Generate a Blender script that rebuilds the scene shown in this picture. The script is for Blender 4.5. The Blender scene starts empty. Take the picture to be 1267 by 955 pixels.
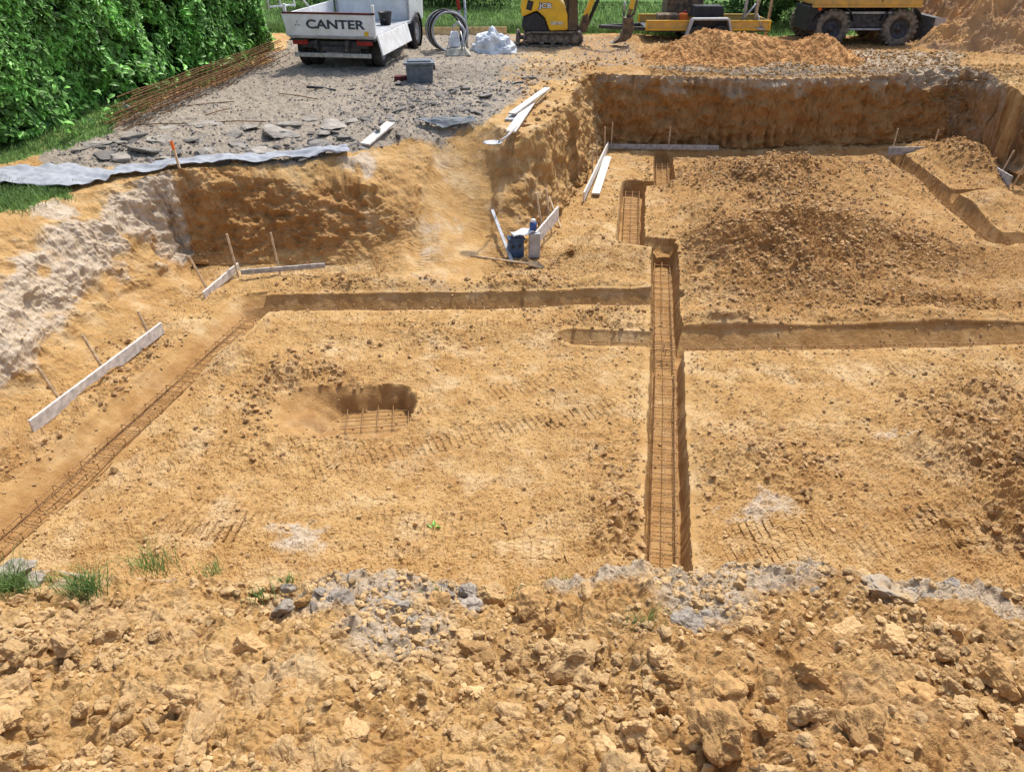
import bpy, bmesh, math, random
import numpy as np
from mathutils import Vector, Matrix, Euler
R = math.radians
rng = np.random.default_rng(7); random.seed(7)
sc = bpy.context.scene
C = sc.collection
# ------------------------------------------------------------------ camera, world, sun, exposure
PITCH = R(32); FPX = 940.0; CZ = 4.45
cam = bpy.data.cameras.new('camera'); co = bpy.data.objects.new('camera', cam); C.objects.link(co)
co.location = (0, 0, CZ); co.rotation_euler = (R(90) - PITCH, 0, 0)
cam.sensor_width = 36; cam.lens = 36 * FPX / 1267; cam.clip_start = 0.05; cam.clip_end = 2000
sc.camera = co
SUN_EL = R(60); SUN_AZ = R(25)            # azimuth measured from straight ahead (+y) towards the right (+x)
w = bpy.data.worlds.new('World'); sc.world = w; w.use_nodes = True
nt = w.node_tree; nt.nodes.clear()
sky = nt.nodes.new('ShaderNodeTexSky'); sky.sky_type = 'NISHITA'; sky.sun_disc = False
sky.sun_elevation = SUN_EL; sky.sun_rotation = SUN_AZ; sky.air_density = 1.0; sky.dust_density = 3.0; sky.ozone_density = 1.0
bg = nt.nodes.new('ShaderNodeBackground'); bg.inputs[1].default_value = 0.15
wo = nt.nodes.new('ShaderNodeOutputWorld'); nt.links.new(sky.outputs[0], bg.inputs[0]); nt.links.new(bg.outputs[0], wo.inputs[0])
sl = bpy.data.lights.new('sun', 'SUN'); sl.energy = 3.0; sl.angle = R(2.0); sl.color = (1, .955, .88)
so = bpy.data.objects.new('sun', sl); C.objects.link(so)
sd = Vector((math.sin(SUN_AZ) * math.cos(SUN_EL), math.cos(SUN_AZ) * math.cos(SUN_EL), math.sin(SUN_EL)))
so.rotation_euler = sd.to_track_quat('Z', 'Y').to_euler(); so.location = sd * 60
sc.view_settings.view_transform = 'Standard'; sc.view_settings.look = 'None'
sc.view_settings.gamma = 1; sc.view_settings.use_curve_mapping = False
sc.view_settings.exposure = 0.60

# ------------------------------------------------------------------ helpers
def P(px, py, z=0.0):
    """point of the place where the sight line of a photo pixel meets height z"""
    a = (px - 633.5) / FPX; b = (py - 477.5) / FPX
    dy = math.cos(PITCH) - b * math.sin(PITCH); dz = -math.sin(PITCH) - b * math.cos(PITCH)
    t = (z - CZ) / dz
    return (t * a, t * dy)
def PY(px, py, y):
    """point at distance y ahead"""
    a = (px - 633.5) / FPX; b = (py - 477.5) / FPX
    dy = math.cos(PITCH) - b * math.sin(PITCH); dz = -math.sin(PITCH) - b * math.cos(PITCH)
    t = y / dy
    return Vector((t * a, y, CZ + t * dz))
TBL = rng.random((64, 64, 64), dtype=np.float32)
def n3(x, y, z, f, seed=0):
    x = x * f + seed * 7.31; y = y * f + seed * 3.77; z = z * f + seed * 5.13
    xi = np.floor(x); yi = np.floor(y); zi = np.floor(z)
    fx = (x - xi).astype(np.float32); fy = (y - yi).astype(np.float32); fz = (z - zi).astype(np.float32)
    fx = fx * fx * (3 - 2 * fx); fy = fy * fy * (3 - 2 * fy); fz = fz * fz * (3 - 2 * fz)
    a = xi.astype(np.int64) & 63; b = yi.astype(np.int64) & 63; c = zi.astype(np.int64) & 63
    a1 = (a + 1) & 63; b1 = (b + 1) & 63; c1 = (c + 1) & 63
    T = TBL
    v0 = (T[a, b, c] * (1 - fx) + T[a1, b, c] * fx) * (1 - fy) + (T[a, b1, c] * (1 - fx) + T[a1, b1, c] * fx) * fy
    v1 = (T[a, b, c1] * (1 - fx) + T[a1, b, c1] * fx) * (1 - fy) + (T[a, b1, c1] * (1 - fx) + T[a1, b1, c1] * fx) * fy
    return (v0 * (1 - fz) + v1 * fz) * 2 - 1
def fbm(x, y, z, f, octv=4, gain=.5, seed=0):
    s = 0; a = 1
    for k in range(octv):
        s = s + a * n3(x, y, z, f * (2.03 ** k), seed + k); a *= gain
    return s
def ridg(x, y, z, f, octv=3, seed=0):
    s = 0; a = 1
    for k in range(octv):
        s = s + a * (1 - 2 * np.abs(n3(x, y, z, f * (2.1 ** k), seed + k))); a *= .5
    return s
def sst(a, b, x):
    t = np.clip((x - a) / (b - a), 0, 1); return t * t * (3 - 2 * t)
R2 = rng.random((128, 128, 4), dtype=np.float32)
def clodf(x, y, f, dens, seed=0):
    """bumps like half-buried clods, one per random cell"""
    u = x * f + seed * 11.3; v = y * f + seed * 5.9
    ui = np.floor(u).astype(np.int64); vi = np.floor(v).astype(np.int64)
    out = np.zeros_like(u, dtype=np.float32)
    for i in (-1, 0, 1):
        for j in (-1, 0, 1):
            r = R2[(ui + i) & 127, (vi + j) & 127]
            cx = ui + i + r[..., 0]; cy = vi + j + r[..., 1]
            rad = .25 + .45 * r[..., 2]
            an = r[..., 3] * 6.283; du = u - cx; dv = v - cy
            a = du * np.cos(an) + dv * np.sin(an); b = (-du * np.sin(an) + dv * np.cos(an)) * (1.2 + r[..., 2])
            d = (np.abs(a) ** 2.6 + np.abs(b) ** 2.6) ** (1 / 2.6) / rad
            top = rad * (.62 + .5 * (a * (r[..., 0] - .5) + b * (r[..., 1] - .5)) / rad * 2)
            hgt = np.maximum(0, np.minimum(top * 1.15, np.sqrt(np.clip(1 - d, 0, 1)) * rad * 1.25)) * np.where(r[..., 3] * 7.77 % 1 < dens, 1, 0)
            out = np.maximum(out, hgt)
    return out / f
def segd(x, y, ax, ay, bx, by):
    dx = bx - ax; dy = by - ay
    t = np.clip(((x - ax) * dx + (y - ay) * dy) / (dx * dx + dy * dy), 0, 1)
    return np.hypot(x - ax - t * dx, y - ay - t * dy)
def polyd(x, y, poly):
    """distance to outline and inside test"""
    d = np.full(x.shape, 1e9, np.float32); ins = np.zeros(x.shape, bool)
    n = len(poly)
    for i in range(n):
        ax, ay = poly[i]; bx, by = poly[(i + 1) % n]
        d = np.minimum(d, segd(x, y, ax, ay, bx, by))
        if ay != by:
            c = ((ay > y) != (by > y)) & (x < (bx - ax) * (y - ay) / (by - ay) + ax)
            ins ^= c
    return d, ins

# ------------------------------------------------------------------ materials
def mat(name, col, rough=.8, metal=0., var=.15, scale=8., bump=0., bscale=40., spec=.3, attr=None, col2=None, objrand=0., thin=0., detail=5, bdist=.02):
    m = bpy.data.materials.new(name); m.use_nodes = True; t = m.node_tree; N = t.nodes; L = t.links
    b = N['Principled BSDF']; b.inputs['Roughness'].default_value = rough; b.inputs['Metallic'].default_value = metal
    b.inputs['Specular IOR Level'].default_value = spec
    tc = N.new('ShaderNodeTexCoord'); no = N.new('ShaderNodeTexNoise'); no.inputs['Scale'].default_value = scale; no.inputs['Detail'].default_value = detail
    L.new(tc.outputs['Object'], no.inputs['Vector'])
    c2 = col2 or [c * (1 - var) * .8 for c in col]
    mx = N.new('ShaderNodeMix'); mx.data_type = 'RGBA'
    mx.inputs[6].default_value = (*[min(1, c * (1 + var)) for c in col], 1); mx.inputs[7].default_value = (*c2, 1)
    rp = N.new('ShaderNodeMapRange'); rp.inputs[1].default_value = .35; rp.inputs[2].default_value = .65
    L.new(no.outputs[0], rp.inputs[0]); L.new(rp.outputs[0], mx.inputs[0])
    out = mx.outputs[2]
    if attr or objrand:
        hs = N.new('ShaderNodeHueSaturation')
        mr = N.new('ShaderNodeMapRange'); r = objrand or .5
        mr.inputs[3].default_value = 1 - r; mr.inputs[4].default_value = 1 + r
        if attr:
            at = N.new('ShaderNodeAttribute'); at.attribute_name = attr; L.new(at.outputs['Fac'], mr.inputs[0])
        else:
            oi = N.new('ShaderNodeObjectInfo'); L.new(oi.outputs['Random'], mr.inputs[0])
        L.new(mr.outputs[0], hs.inputs['Value']); L.new(out, hs.inputs['Color']); out = hs.outputs[0]
    L.new(out, b.inputs['Base Color'])
    if bump:
        n2 = N.new('ShaderNodeTexNoise'); n2.inputs['Scale'].default_value = bscale; n2.inputs['Detail'].default_value = 6
        L.new(tc.outputs['Object'], n2.inputs['Vector'])
        bp = N.new('ShaderNodeBump'); bp.inputs['Strength'].default_value = bump; bp.inputs['Distance'].default_value = bdist
        L.new(n2.outputs[0], bp.inputs['Height']); L.new(bp.outputs[0], b.inputs['Normal'])
    if thin:
        tr = N.new('ShaderNodeBsdfTranslucent'); L.new(out, tr.inputs[0]); ms = N.new('ShaderNodeMixShader'); ms.inputs[0].default_value = thin
        o = N['Material Output']; L.new(b.outputs[0], ms.inputs[1]); L.new(tr.outputs[0], ms.inputs[2]); L.new(ms.outputs[0], o.inputs[0])
    return m
M = {}
M['wood'] = mat('weathered_board', (.68, .64, .58), .8, var=.12, scale=14, bump=.3, bscale=60)
M['wood_grey'] = mat('grey_board', (.42, .41, .39), .85, var=.15, scale=14, bump=.3, bscale=60)
M['stake'] = mat('stake_wood', (.58, .44, .28), .85, var=.15, scale=20)
M['pine'] = mat('pine_plank', (.68, .49, .25), .8, var=.12, scale=9, bump=.2)
M['rust'] = mat('rusty_steel', (.17, .085, .035), .9, .1, .35, 30)
M['rustfresh'] = mat('rebar_steel', (.33, .19, .08), .75, .2, .3, 30)
M['white'] = mat('white_paint', (.76, .79, .80), .42, var=.05, scale=5, spec=.4, col2=(.66, .65, .61))
M['whitecab'] = mat('white_cab_paint', (.72, .75, .77), .35, var=.03, scale=3, spec=.5)
M['black'] = mat('black_plastic', (.025, .025, .028), .5, var=.2)
M['tyre'] = mat('tyre_rubber', (.045, .042, .04), .9, var=.3, scale=15, bump=.4)
M['dusttyre'] = mat('dusty_tyre', (.20, .165, .125), .95, var=.25, scale=7, bump=.5, col2=(.09, .08, .065))
M['steel'] = mat('galvanised_steel', (.42, .44, .46), .45, .7, .15, 20)
M['darksteel'] = mat('dark_steel', (.07, .07, .075), .6, .4, .3, 12)
M['midgrey'] = mat('grey_plastic', (.13, .15, .17), .6, var=.12, scale=12)
M['litgrey'] = mat('light_grey', (.4, .41, .42), .6, var=.1)
M['red'] = mat('red_plastic', (.28, .02, .015), .5, var=.2)
M['maroon'] = mat('maroon_board', (.10, .02, .022), .8, var=.2)
M['yellow'] = mat('machine_yellow', (.74, .43, .015), .4, var=.06, scale=4, spec=.45, col2=(.6, .36, .03))
M['oldyellow'] = mat('dusty_machine_yellow', (.62, .36, .07), .55, var=.1, scale=5, col2=(.45, .29, .1))
M['bucketsteel'] = mat('muddy_bucket_steel', (.17, .115, .065), .8, .2, .3, 9, bump=.4, col2=(.07, .055, .045))
M['mudsteel'] = mat('dirty_track', (.21, .165, .12), .9, .1, .3, 14, bump=.6, col2=(.08, .07, .06))
M['bluetarp'] = mat('geotextile', (.32, .34, .375), .75, var=.06, scale=10, bump=.35, bscale=14)
M['bluetool'] = mat('blue_plastic', (.045, .09, .17), .5, var=.2, scale=10)
M['bluetool2'] = mat('instrument_blue', (.03, .09, .28), .4, var=.1)
M['paper'] = mat('paper', (.7, .72, .75), .7, var=.04)
M['orange'] = mat('orange_paint', (.72, .15, .02), .6, var=.1)
M['bag'] = mat('woven_white_bag', (.62, .67, .72), .55, var=.1, scale=6, bump=.3, bscale=25)
M['cream'] = mat('cream_paint', (.5, .47, .38), .6, var=.2, scale=9)
M['textgrey'] = mat('dark_grey_lettering', (.05, .065, .085), .5, var=.05)
M['glass'] = mat('dark_glass', (.02, .025, .03), .08, spec=.8)
M['clod'] = mat('clay_clod', (.46, .31, .15), .95, var=.12, scale=5, bump=.9, bscale=22, objrand=.14, col2=(.42, .26, .11), detail=9, bdist=.0035)
M['clodbrown'] = mat('brown_clod', (.41, .25, .10), .95, var=.12, scale=5, bump=.9, bscale=22, objrand=.14, col2=(.31, .18, .07), detail=9, bdist=.0035)
M['clods'] = mat('clay_clods', (.44, .295, .14), .95, var=.14, scale=5, bump=.5, bscale=60, attr='tone', objrand=.2, col2=(.38, .25, .12))
M['clodgrey'] = mat('grey_clod', (.34, .295, .24), .95, var=.12, scale=5, bump=.9, bscale=24, objrand=.15, col2=(.25, .21, .165), detail=9, bdist=.0035)
M['clodsbrown'] = mat('brown_clods', (.40, .255, .12), .95, var=.14, scale=5, bump=.5, bscale=60, attr='tone', objrand=.3, col2=(.28, .165, .07))
M['asphalt'] = mat('broken_asphalt', (.20, .185, .165), .95, var=.15, scale=14, bump=.8, bscale=80, objrand=.3, col2=(.12, .11, .10), bdist=.0035)
M['asphaltpale'] = mat('dusty_asphalt', (.29, .265, .23), .95, var=.12, scale=3, bump=.8, bscale=30, objrand=.15, col2=(.20, .18, .155), bdist=.006, detail=8)
M['asphalts'] = mat('broken_asphalt_bits', (.28, .25, .22), .95, var=.15, scale=14, bump=.6, bscale=80, attr='tone', col2=(.17, .155, .14))
M['orangesoil'] = mat('orange_spoil', (.50, .275, .105), .97, var=.12, scale=2.2, bump=.9, bscale=16, col2=(.36, .18, .062), detail=9)
M['brownsoil'] = mat('brown_spoil', (.47, .265, .10), .97, var=.15, scale=1.4, bump=.9, bscale=12, col2=(.29, .18, .10), detail=9)
M['leaf'] = mat('laurel_leaf', (.135, .30, .06), .45, var=.2, scale=1.5, spec=.4, attr='tone', thin=.25)
M['bushleaf'] = mat('bush_leaf', (.05, .12, .03), .6, var=.2, scale=1.5, spec=.2, attr='tone', thin=.2)
M['bark'] = mat('bark', (.12, .09, .06), .9, var=.3, bump=.5)
M['grass'] = mat('grass_blade', (.17, .265, .08), .6, var=.2, scale=3, spec=.2, attr='tone', thin=.3)
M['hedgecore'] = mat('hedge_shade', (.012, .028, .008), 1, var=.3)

# ------------------------------------------------------------------ mesh building
class MB:
    def __init__(s): s.v = []; s.f = []
    def add(s, vs, fs, mtx=None):
        n = len(s.v)
        for v in vs:
            v = Vector(v); s.v.append(tuple(mtx @ v if mtx else v))
        s.f += [tuple(i + n for i in f) for f in fs]; return s
    def box(s, c, d, rot=None, taper=1.0):
        hx, hy, hz = d[0] / 2, d[1] / 2, d[2] / 2
        vs = [(x * hx * (taper if z > 0 else 1), y * hy * (taper if z > 0 else 1), z * hz) for z in (-1, 1) for y in (-1, 1) for x in (-1, 1)]
        m = Matrix.Translation(c) @ (Euler(rot).to_matrix().to_4x4() if rot else Matrix())
        return s.add(vs, [(0, 2, 3, 1), (4, 5, 7, 6), (0, 1, 5, 4), (2, 6, 7, 3), (0, 4, 6, 2), (1, 3, 7, 5)], m)
    def bar(s, a, b, w, h, up=(0, 0, 1)):
        a = Vector(a); b = Vector(b); d = (b - a); L = d.length; d.normalize(); up = Vector(up)
        sx = d.cross(up)
        if sx.length < 1e-3: sx = d.cross(Vector((1, 0, 0)))
        sx.normalize(); u = sx.cross(d)
        m = Matrix((sx, d, u)).transposed().to_4x4(); m.translation = (a + b) / 2
        hx, hy, hz = w / 2, L / 2, h / 2
        vs = [(x * hx, y * hy, z * hz) for z in (-1, 1) for y in (-1, 1) for x in (-1, 1)]
        return s.add(vs, [(0, 2, 3, 1), (4, 5, 7, 6), (0, 1, 5, 4), (2, 6, 7, 3), (0, 4, 6, 2), (1, 3, 7, 5)], m)
    def tube(s, pts, r, n=8, closed=False):
        pts = [Vector(p) for p in pts]; K = len(pts); rs = r if isinstance(r, (list, tuple)) else [r] * K
        base = len(s.v); prev = None
        for i, p in enumerate(pts):
            t = (pts[(i + 1) % K] - pts[i - 1]) if closed else (pts[min(i + 1, K - 1)] - pts[max(i - 1, 0)])
            if t.length < 1e-9: t = Vector((0, 0, 1))
            t.normalize()
            if prev is None:
                u = t.cross(Vector((0, 0, 1)) if abs(t.z) < .9 else Vector((1, 0, 0))).normalized()
            else:
                u = (prev - t * prev.dot(t)).normalized()
            prev = u; v = t.cross(u)
            for k in range(n):
                a = 2 * math.pi * k / n; s.v.append(tuple(p + (u * math.cos(a) + v * math.sin(a)) * rs[i]))
        for i in range(K if closed else K - 1):
            for k in range(n):
                j = (i + 1) % K
                s.f.append((base + i * n + k, base + i * n + (k + 1) % n, base + j * n + (k + 1) % n, base + j * n + k))
        if not closed:
            s.f.append(tuple(base + k for k in reversed(range(n)))); s.f.append(tuple(base + (K - 1) * n + k for k in range(n)))
        return s
    def lathe(s, prof, n=24, mtx=None, caps=True):
        """profile (radius, axial) turned about local Z"""
        vs = [(r * math.cos(2 * math.pi * k / n), r * math.sin(2 * math.pi * k / n), z) for r, z in prof for k in range(n)]
        fs = [(i * n + k, i * n + (k + 1) % n, (i + 1) * n + (k + 1) % n, (i + 1) * n + k) for i in range(len(prof) - 1) for k in range(n)]
        if caps: fs.append(tuple(reversed(range(n)))); fs.append(tuple((len(prof) - 1) * n + k for k in range(n)))
        return s.add(vs, fs, mtx)
    def prism(s, poly, y0, y1, mtx=None):
        """polygon in XZ pushed from y0 to y1"""
        n = len(poly); vs = [(x, y0, z) for x, z in poly] + [(x, y1, z) for x, z in poly]
        fs = [tuple(range(n)), tuple(reversed(range(n, 2 * n)))] + [(i, i + n, (i + 1) % n + n, (i + 1) % n) for i in range(n)]
        return s.add(vs, fs, mtx)
    def build(s, name, m, parent=None, bevel=0, smooth=False):
        me = bpy.data.meshes.new(name); me.from_pydata(s.v, [], s.f); me.materials.append(m if not isinstance(m, str) else M[m])
        bm = bmesh.new(); bm.from_mesh(me); bmesh.ops.recalc_face_normals(bm, faces=bm.faces); bm.to_mesh(me); bm.free()
        if smooth:
            me.polygons.foreach_set('use_smooth', [len(p.vertices) <= 4 for p in me.polygons])
        o = bpy.data.objects.new(name, me); C.objects.link(o)
        if parent: o.parent = parent
        if bevel:
            b = o.modifiers.new('bevel', 'BEVEL'); b.width = bevel; b.segments = 2; b.limit_method = 'ANGLE'; b.angle_limit = R(40)
        return o
def tag(o, label=None, cat=None, group=None, kind=None):
    if label: o['label'] = label
    if cat: o['category'] = cat
    if group: o['group'] = group
    if kind: o['kind'] = kind
    return o
def empty(name, loc, rz=0, label=None, cat=None, group=None, rot=None):
    o = bpy.data.objects.new(name, None); C.objects.link(o); o.location = loc; o.rotation_euler = rot or (0, 0, rz); o.empty_display_size = .1
    return tag(o, label, cat, group)
def npmesh(name, V, F, m, smooth=False, tone=None, parent=None):
    me = bpy.data.meshes.new(name); nf, k = F.shape
    me.vertices.add(len(V)); me.vertices.foreach_set('co', np.ascontiguousarray(V, np.float32).ravel())
    me.loops.add(nf * k); me.loops.foreach_set('vertex_index', np.ascontiguousarray(F, np.int32).ravel())
    me.polygons.add(nf); me.polygons.foreach_set('loop_start', np.arange(0, nf * k, k, dtype=np.int32))
    me.update(calc_edges=True)
    me.polygons.foreach_set('use_smooth', np.full(nf, smooth, bool))
    if tone is not None:
        a = me.attributes.new('tone', 'FLOAT', 'POINT'); a.data.foreach_set('value', tone.astype(np.float32))
    me.materials.append(M[m] if isinstance(m, str) else m)
    o = bpy.data.objects.new(name, me); C.objects.link(o)
    if parent: o.parent = parent
    return o
def text_part(s, size, m, parent, loc, rot, name='lettering', ext=.004, sx=1., bold=0.0, shear=0.):
    cu = bpy.data.curves.new('t', 'FONT'); cu.body = s; cu.size = size; cu.extrude = ext; cu.align_x = 'CENTER'; cu.align_y = 'CENTER'; cu.offset = bold; cu.shear = shear
    t = bpy.data.objects.new('t', cu); C.objects.link(t); bpy.context.view_layer.update()
    me = bpy.data.meshes.new_from_object(t.evaluated_get(bpy.context.evaluated_depsgraph_get()))
    bpy.data.objects.remove(t); me.name = name; me.materials.clear(); me.materials.append(M[m])
    o = bpy.data.objects.new(name, me); C.objects.link(o); o.parent = parent; o.location = loc; o.rotation_euler = rot; o.scale = (sx, 1, 1)
    return o

# ------------------------------------------------------------------ the ground: heights
def pp(l): return [P(a, b, c) for a, b, c in l]
RIM = [(-6.6, 2.7), (-6.5, 6.2)] + pp([(0, 268, 1.34), (85, 240, 1.3), (160, 224, 1.27), (225, 214, 1.24), (330, 205, 1.24), (440, 193, 1.28), (468, 172, 1.36), (505, 156, 1.44), (530, 152, 1.45), (600, 150, 1.45), (628, 160, 1.42), (655, 165, 1.42), (680, 148, 1.45), (728, 92, 1.5), (850, 95, 1.45), (1000, 98, 1.42), (1100, 94, 1.45), (1190, 84, 1.48), (1225, 92, 1.5), (1267, 118, 1.5)]) \
    + [(10.9, 14), (11.1, 8), (11.2, 2.3), (3.4, 2.36), (1.9, 2.55), (.8, 2.5), (.1, 2.42), (-.8, 2.55), (-2.4, 2.72), (-4.5, 2.7)]
FLO = [(-5.5, 3.7)] + pp([(0, 525, 0), (60, 492, 0), (130, 436, 0), (195, 392, 0), (240, 352, 0), (228, 332, 0), (300, 330, 0), (464, 326, 0), (466, 350, 0), (530, 358, 0), (596, 348, 0), (625, 318, 0), (668, 290, 0), (700, 250, 0), (725, 215, 0), (752, 184, 0), (870, 183, 0), (1000, 183, 0), (1090, 181, 0), (1180, 180, 0), (1222, 204, 0), (1267, 238, 0)]) \
    + [(10.1, 9), (10.3, 3.2), (3.4, 3.3), (0, 3.2), (-3, 3.5)]
UPA = [(-6, 8.5, 1.34), (-8, 10, 1.42), (-5, 10.2, 1.24), (-3.5, 11.2, 1.24), (-2.2, 11.4, 1.3), (-5, 13, 1.42), (-2, 13.5, 1.45), (-.3, 12.8, 1.45), (.2, 11.9, 1.35), (.3, 13.5, 1.4), (1.3, 15.5, 1.48), (1.6, 17.6, 1.5), (-3.5, 18.5, 1.5), (-1, 19, 1.5), (5, 18, 1.44), (8, 18.2, 1.44), (10.4, 18, 1.5), (11, 16, 1.5), (12, 12, 1.5),
       (1, 22, 1.42), (3.2, 22.5, 1.38), (7, 24, 1.2), (10, 24, 1.16), (12, 24, 1.2), (-3, 24, 1.4), (-6, 21, 1.5), (-8, 14, 1.5), (5, 30, 1.3), (-5, 32, 1.4), (14, 35, 1.2), (-9, 4, 1.6), (12, 5, 1.7)]
def upper(x, y):
    s = 0; ws = 0
    for ax, ay, az in UPA:
        q = 1 / ((x - ax) ** 2 + (y - ay) ** 2 + .15) ** 1.5
        s = s + q * az; ws = ws + q
    u = s / ws
    bank = 1.82 + np.clip(2.5 - y, -1, 2.2) * .47 + .05 * np.sin(x * 1.7 + 1) - .09 * np.exp(-((x - .05) / .5) ** 2) - .08 * sst(1.9, 2.4, x)
    k = 1 - sst(3.0, 5.5, y)
    return u * (1 - k) + bank * k
def ln(a, b, z=0): return (*P(*a, z), *P(*b, z))
def cw(x0, y0, x1, y1, w, d=.27, sl=.05, sr=.05): return (x0, y0, x1, y1, w, min(d, .27), sl, sr)   # sl, sr: width of the battered sides left and right of the run
TR = [cw(.98, 2.9, 1.21, 4.23, .35), cw(1.21, 4.23, 1.83, 7.8, .35), cw(1.83, 7.8, 2.30, 10.8, .35), cw(2.30, 10.8, 2.34, 11.05, .26, .13), cw(1.88, 11.5, 2.33, 14.4, .42), cw(2.32, 11.05, 1.95, 11.4, .26, .12, .1, .1), cw(2.35, 14.35, 2.9, 14.35, .25), cw(2.89, 14.23, 3.26, 16.55, .36),
      cw(3.26, 16.40, 8.15, 16.57, .30, .27, .2), cw(8.15, 16.6, 7.93, 13.6, .38, .27, .09), cw(7.93, 13.6, 7.74, 11.5, .38, .27, .09), cw(7.9, 13.75, 9.4, 13.8, .15, .15, .15), cw(7.7, 11.5, 9.9, 11.6, .30, .27, .2),
      cw(-3.42, 9.12, 2.05, 9.32, .30, .27, .20), cw(2.0, 8.05, 6.4, 8.22, .30, .27, .30), cw(6.4, 8.22, 10, 8.35, .30, .27, .30), cw(.78, 8.18, 1.95, 8.08, .20, .22, .22),
      cw(-3.42, 9.15, -4.3, 4.87, .26, .2, .18, .30), cw(-4.3, 4.87, -4.75, 3.2, .26, .2, .18, .30)]
def blob(px, py, rx, ry, h, z=0):
    x, y = P(px, py, z); x2, _ = P(px + rx, py, z); _, y2 = P(px, py - ry, z)
    return (x, y, x2 - x, y2 - y, h)
def gb(x, y, b):
    return np.exp(-((x - b[0]) / b[2]) ** 2 - ((y - b[1]) / b[3]) ** 2) * b[4]
MOUNDS = [blob(960, 325, 120, 32, .26), blob(1060, 305, 80, 25, .12), blob(930, 250, 90, 25, .2), blob(1010, 225, 90, 18, .16), blob(1185, 205, 34, 18, .2), blob(880, 275, 50, 18, .1), blob(1230, 255, 30, 12, .1),
          blob(1230, 600, 90, 70, .16), blob(1210, 500, 60, 25, .1), blob(930, 580, 60, 40, .08), blob(300, 445, 60, 20, .05), blob(380, 460, 50, 20, .06), blob(440, 352, 60, 7, .06), blob(540, 354, 60, 7, .04), blob(630, 352, 50, 7, .05), blob(740, 350, 40, 8, .04),
          blob(210, 660, 150, 30, .04), blob(760, 660, 40, 60, .05), blob(90, 590, 40, 30, -.03), blob(900, 400, 60, 8, .05), blob(1130, 395, 100, 8, .05)]
ROUGH = [blob(960, 325, 130, 45, 1), blob(1080, 300, 90, 40, .8), blob(930, 235, 100, 40, 1), blob(1010, 210, 110, 25, .7), blob(1190, 205, 35, 20, .8), blob(1240, 600, 90, 90, 1), blob(1210, 500, 70, 35, .7), blob(960, 580, 90, 50, .5), blob(380, 480, 70, 40, .7), blob(740, 400, 60, 25, .5),
         blob(160, 480, 60, 50, .5), blob(180, 440, 30, 20, .5), blob(430, 352, 60, 9, .7), blob(650, 352, 60, 9, .6), blob(540, 354, 60, 6, .4), blob(320, 560, 60, 25, .4), blob(770, 650, 40, 90, .6), blob(540, 420, 50, 20, .4), blob(200, 560, 100, 30, .3), blob(900, 400, 100, 14, .5), blob(1150, 375, 100, 14, .8), blob(640, 300, 30, 30, .5), blob(740, 380, 60, 10, .5), blob(60, 560, 60, 30, .4)]
WHITE = [blob(370, 665, 60, 28, 1), blob(470, 655, 60, 25, .4), blob(260, 670, 40, 20, .5), blob(600, 455, 40, 12, .6), blob(580, 580, 50, 30, .35), blob(930, 630, 70, 25, .8), blob(1010, 620, 60, 40, .4), blob(1110, 550, 50, 15, .7), blob(970, 500, 50, 25, .35), blob(930, 700, 100, 15, .5), blob(1130, 260, 40, 20, .3), blob(230, 590, 60, 20, .2), blob(640, 510, 60, 20, .3), blob(1140, 480, 40, 12, .3)]
TRK = [((560, 700), (745, 690), .17, 0), ((120, 650), (400, 640), .15, 0), ((860, 700), (1080, 690), .17, 0), ((1060, 640), (1190, 560), .17, 0), ((560, 530), (720, 470), .16, 0), ((300, 560), (520, 545), .15, 0), ((560, 420), (700, 400), .15, 0), ((640, 350), (790, 340), .14, 0), ((700, 320), (790, 250), .14, 0), ((880, 470), (1250, 455), .16, 0), ((420, 600), (690, 600), .15, 0), ((950, 540), (1080, 650), .15, 0), ((860, 390), (1260, 382), .13, 0)]
TRK = [((150, 655), (745, 688), .16, 0), ((120, 625), (700, 655), .15, 0), ((870, 695), (1240, 668), .17, 0), ((880, 662), (1180, 640), .16, 0), ((340, 560), (740, 455), .16, 0), ((360, 590), (770, 500), .15, 0), ((240, 560), (540, 545), .14, 0), ((400, 400), (700, 398), .15, 0), ((640, 350), (790, 335), .14, 0), ((680, 335), (800, 232), .14, 0), ((880, 470), (1250, 455), .16, 0), ((900, 500), (1100, 640), .16, 0), ((860, 390), (1260, 382), .13, 0)]
TRK = [(*P(*a), *P(*b), wd) for a, b, wd, _ in TRK]
RAMP = [(*P(545, 165, 1.4), *P(505, 345, 0), .2), (*P(598, 165, 1.4), *P(592, 335, .0), .2), (*P(520, 345, 0), *P(650, 352, 0), .16)]
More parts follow.
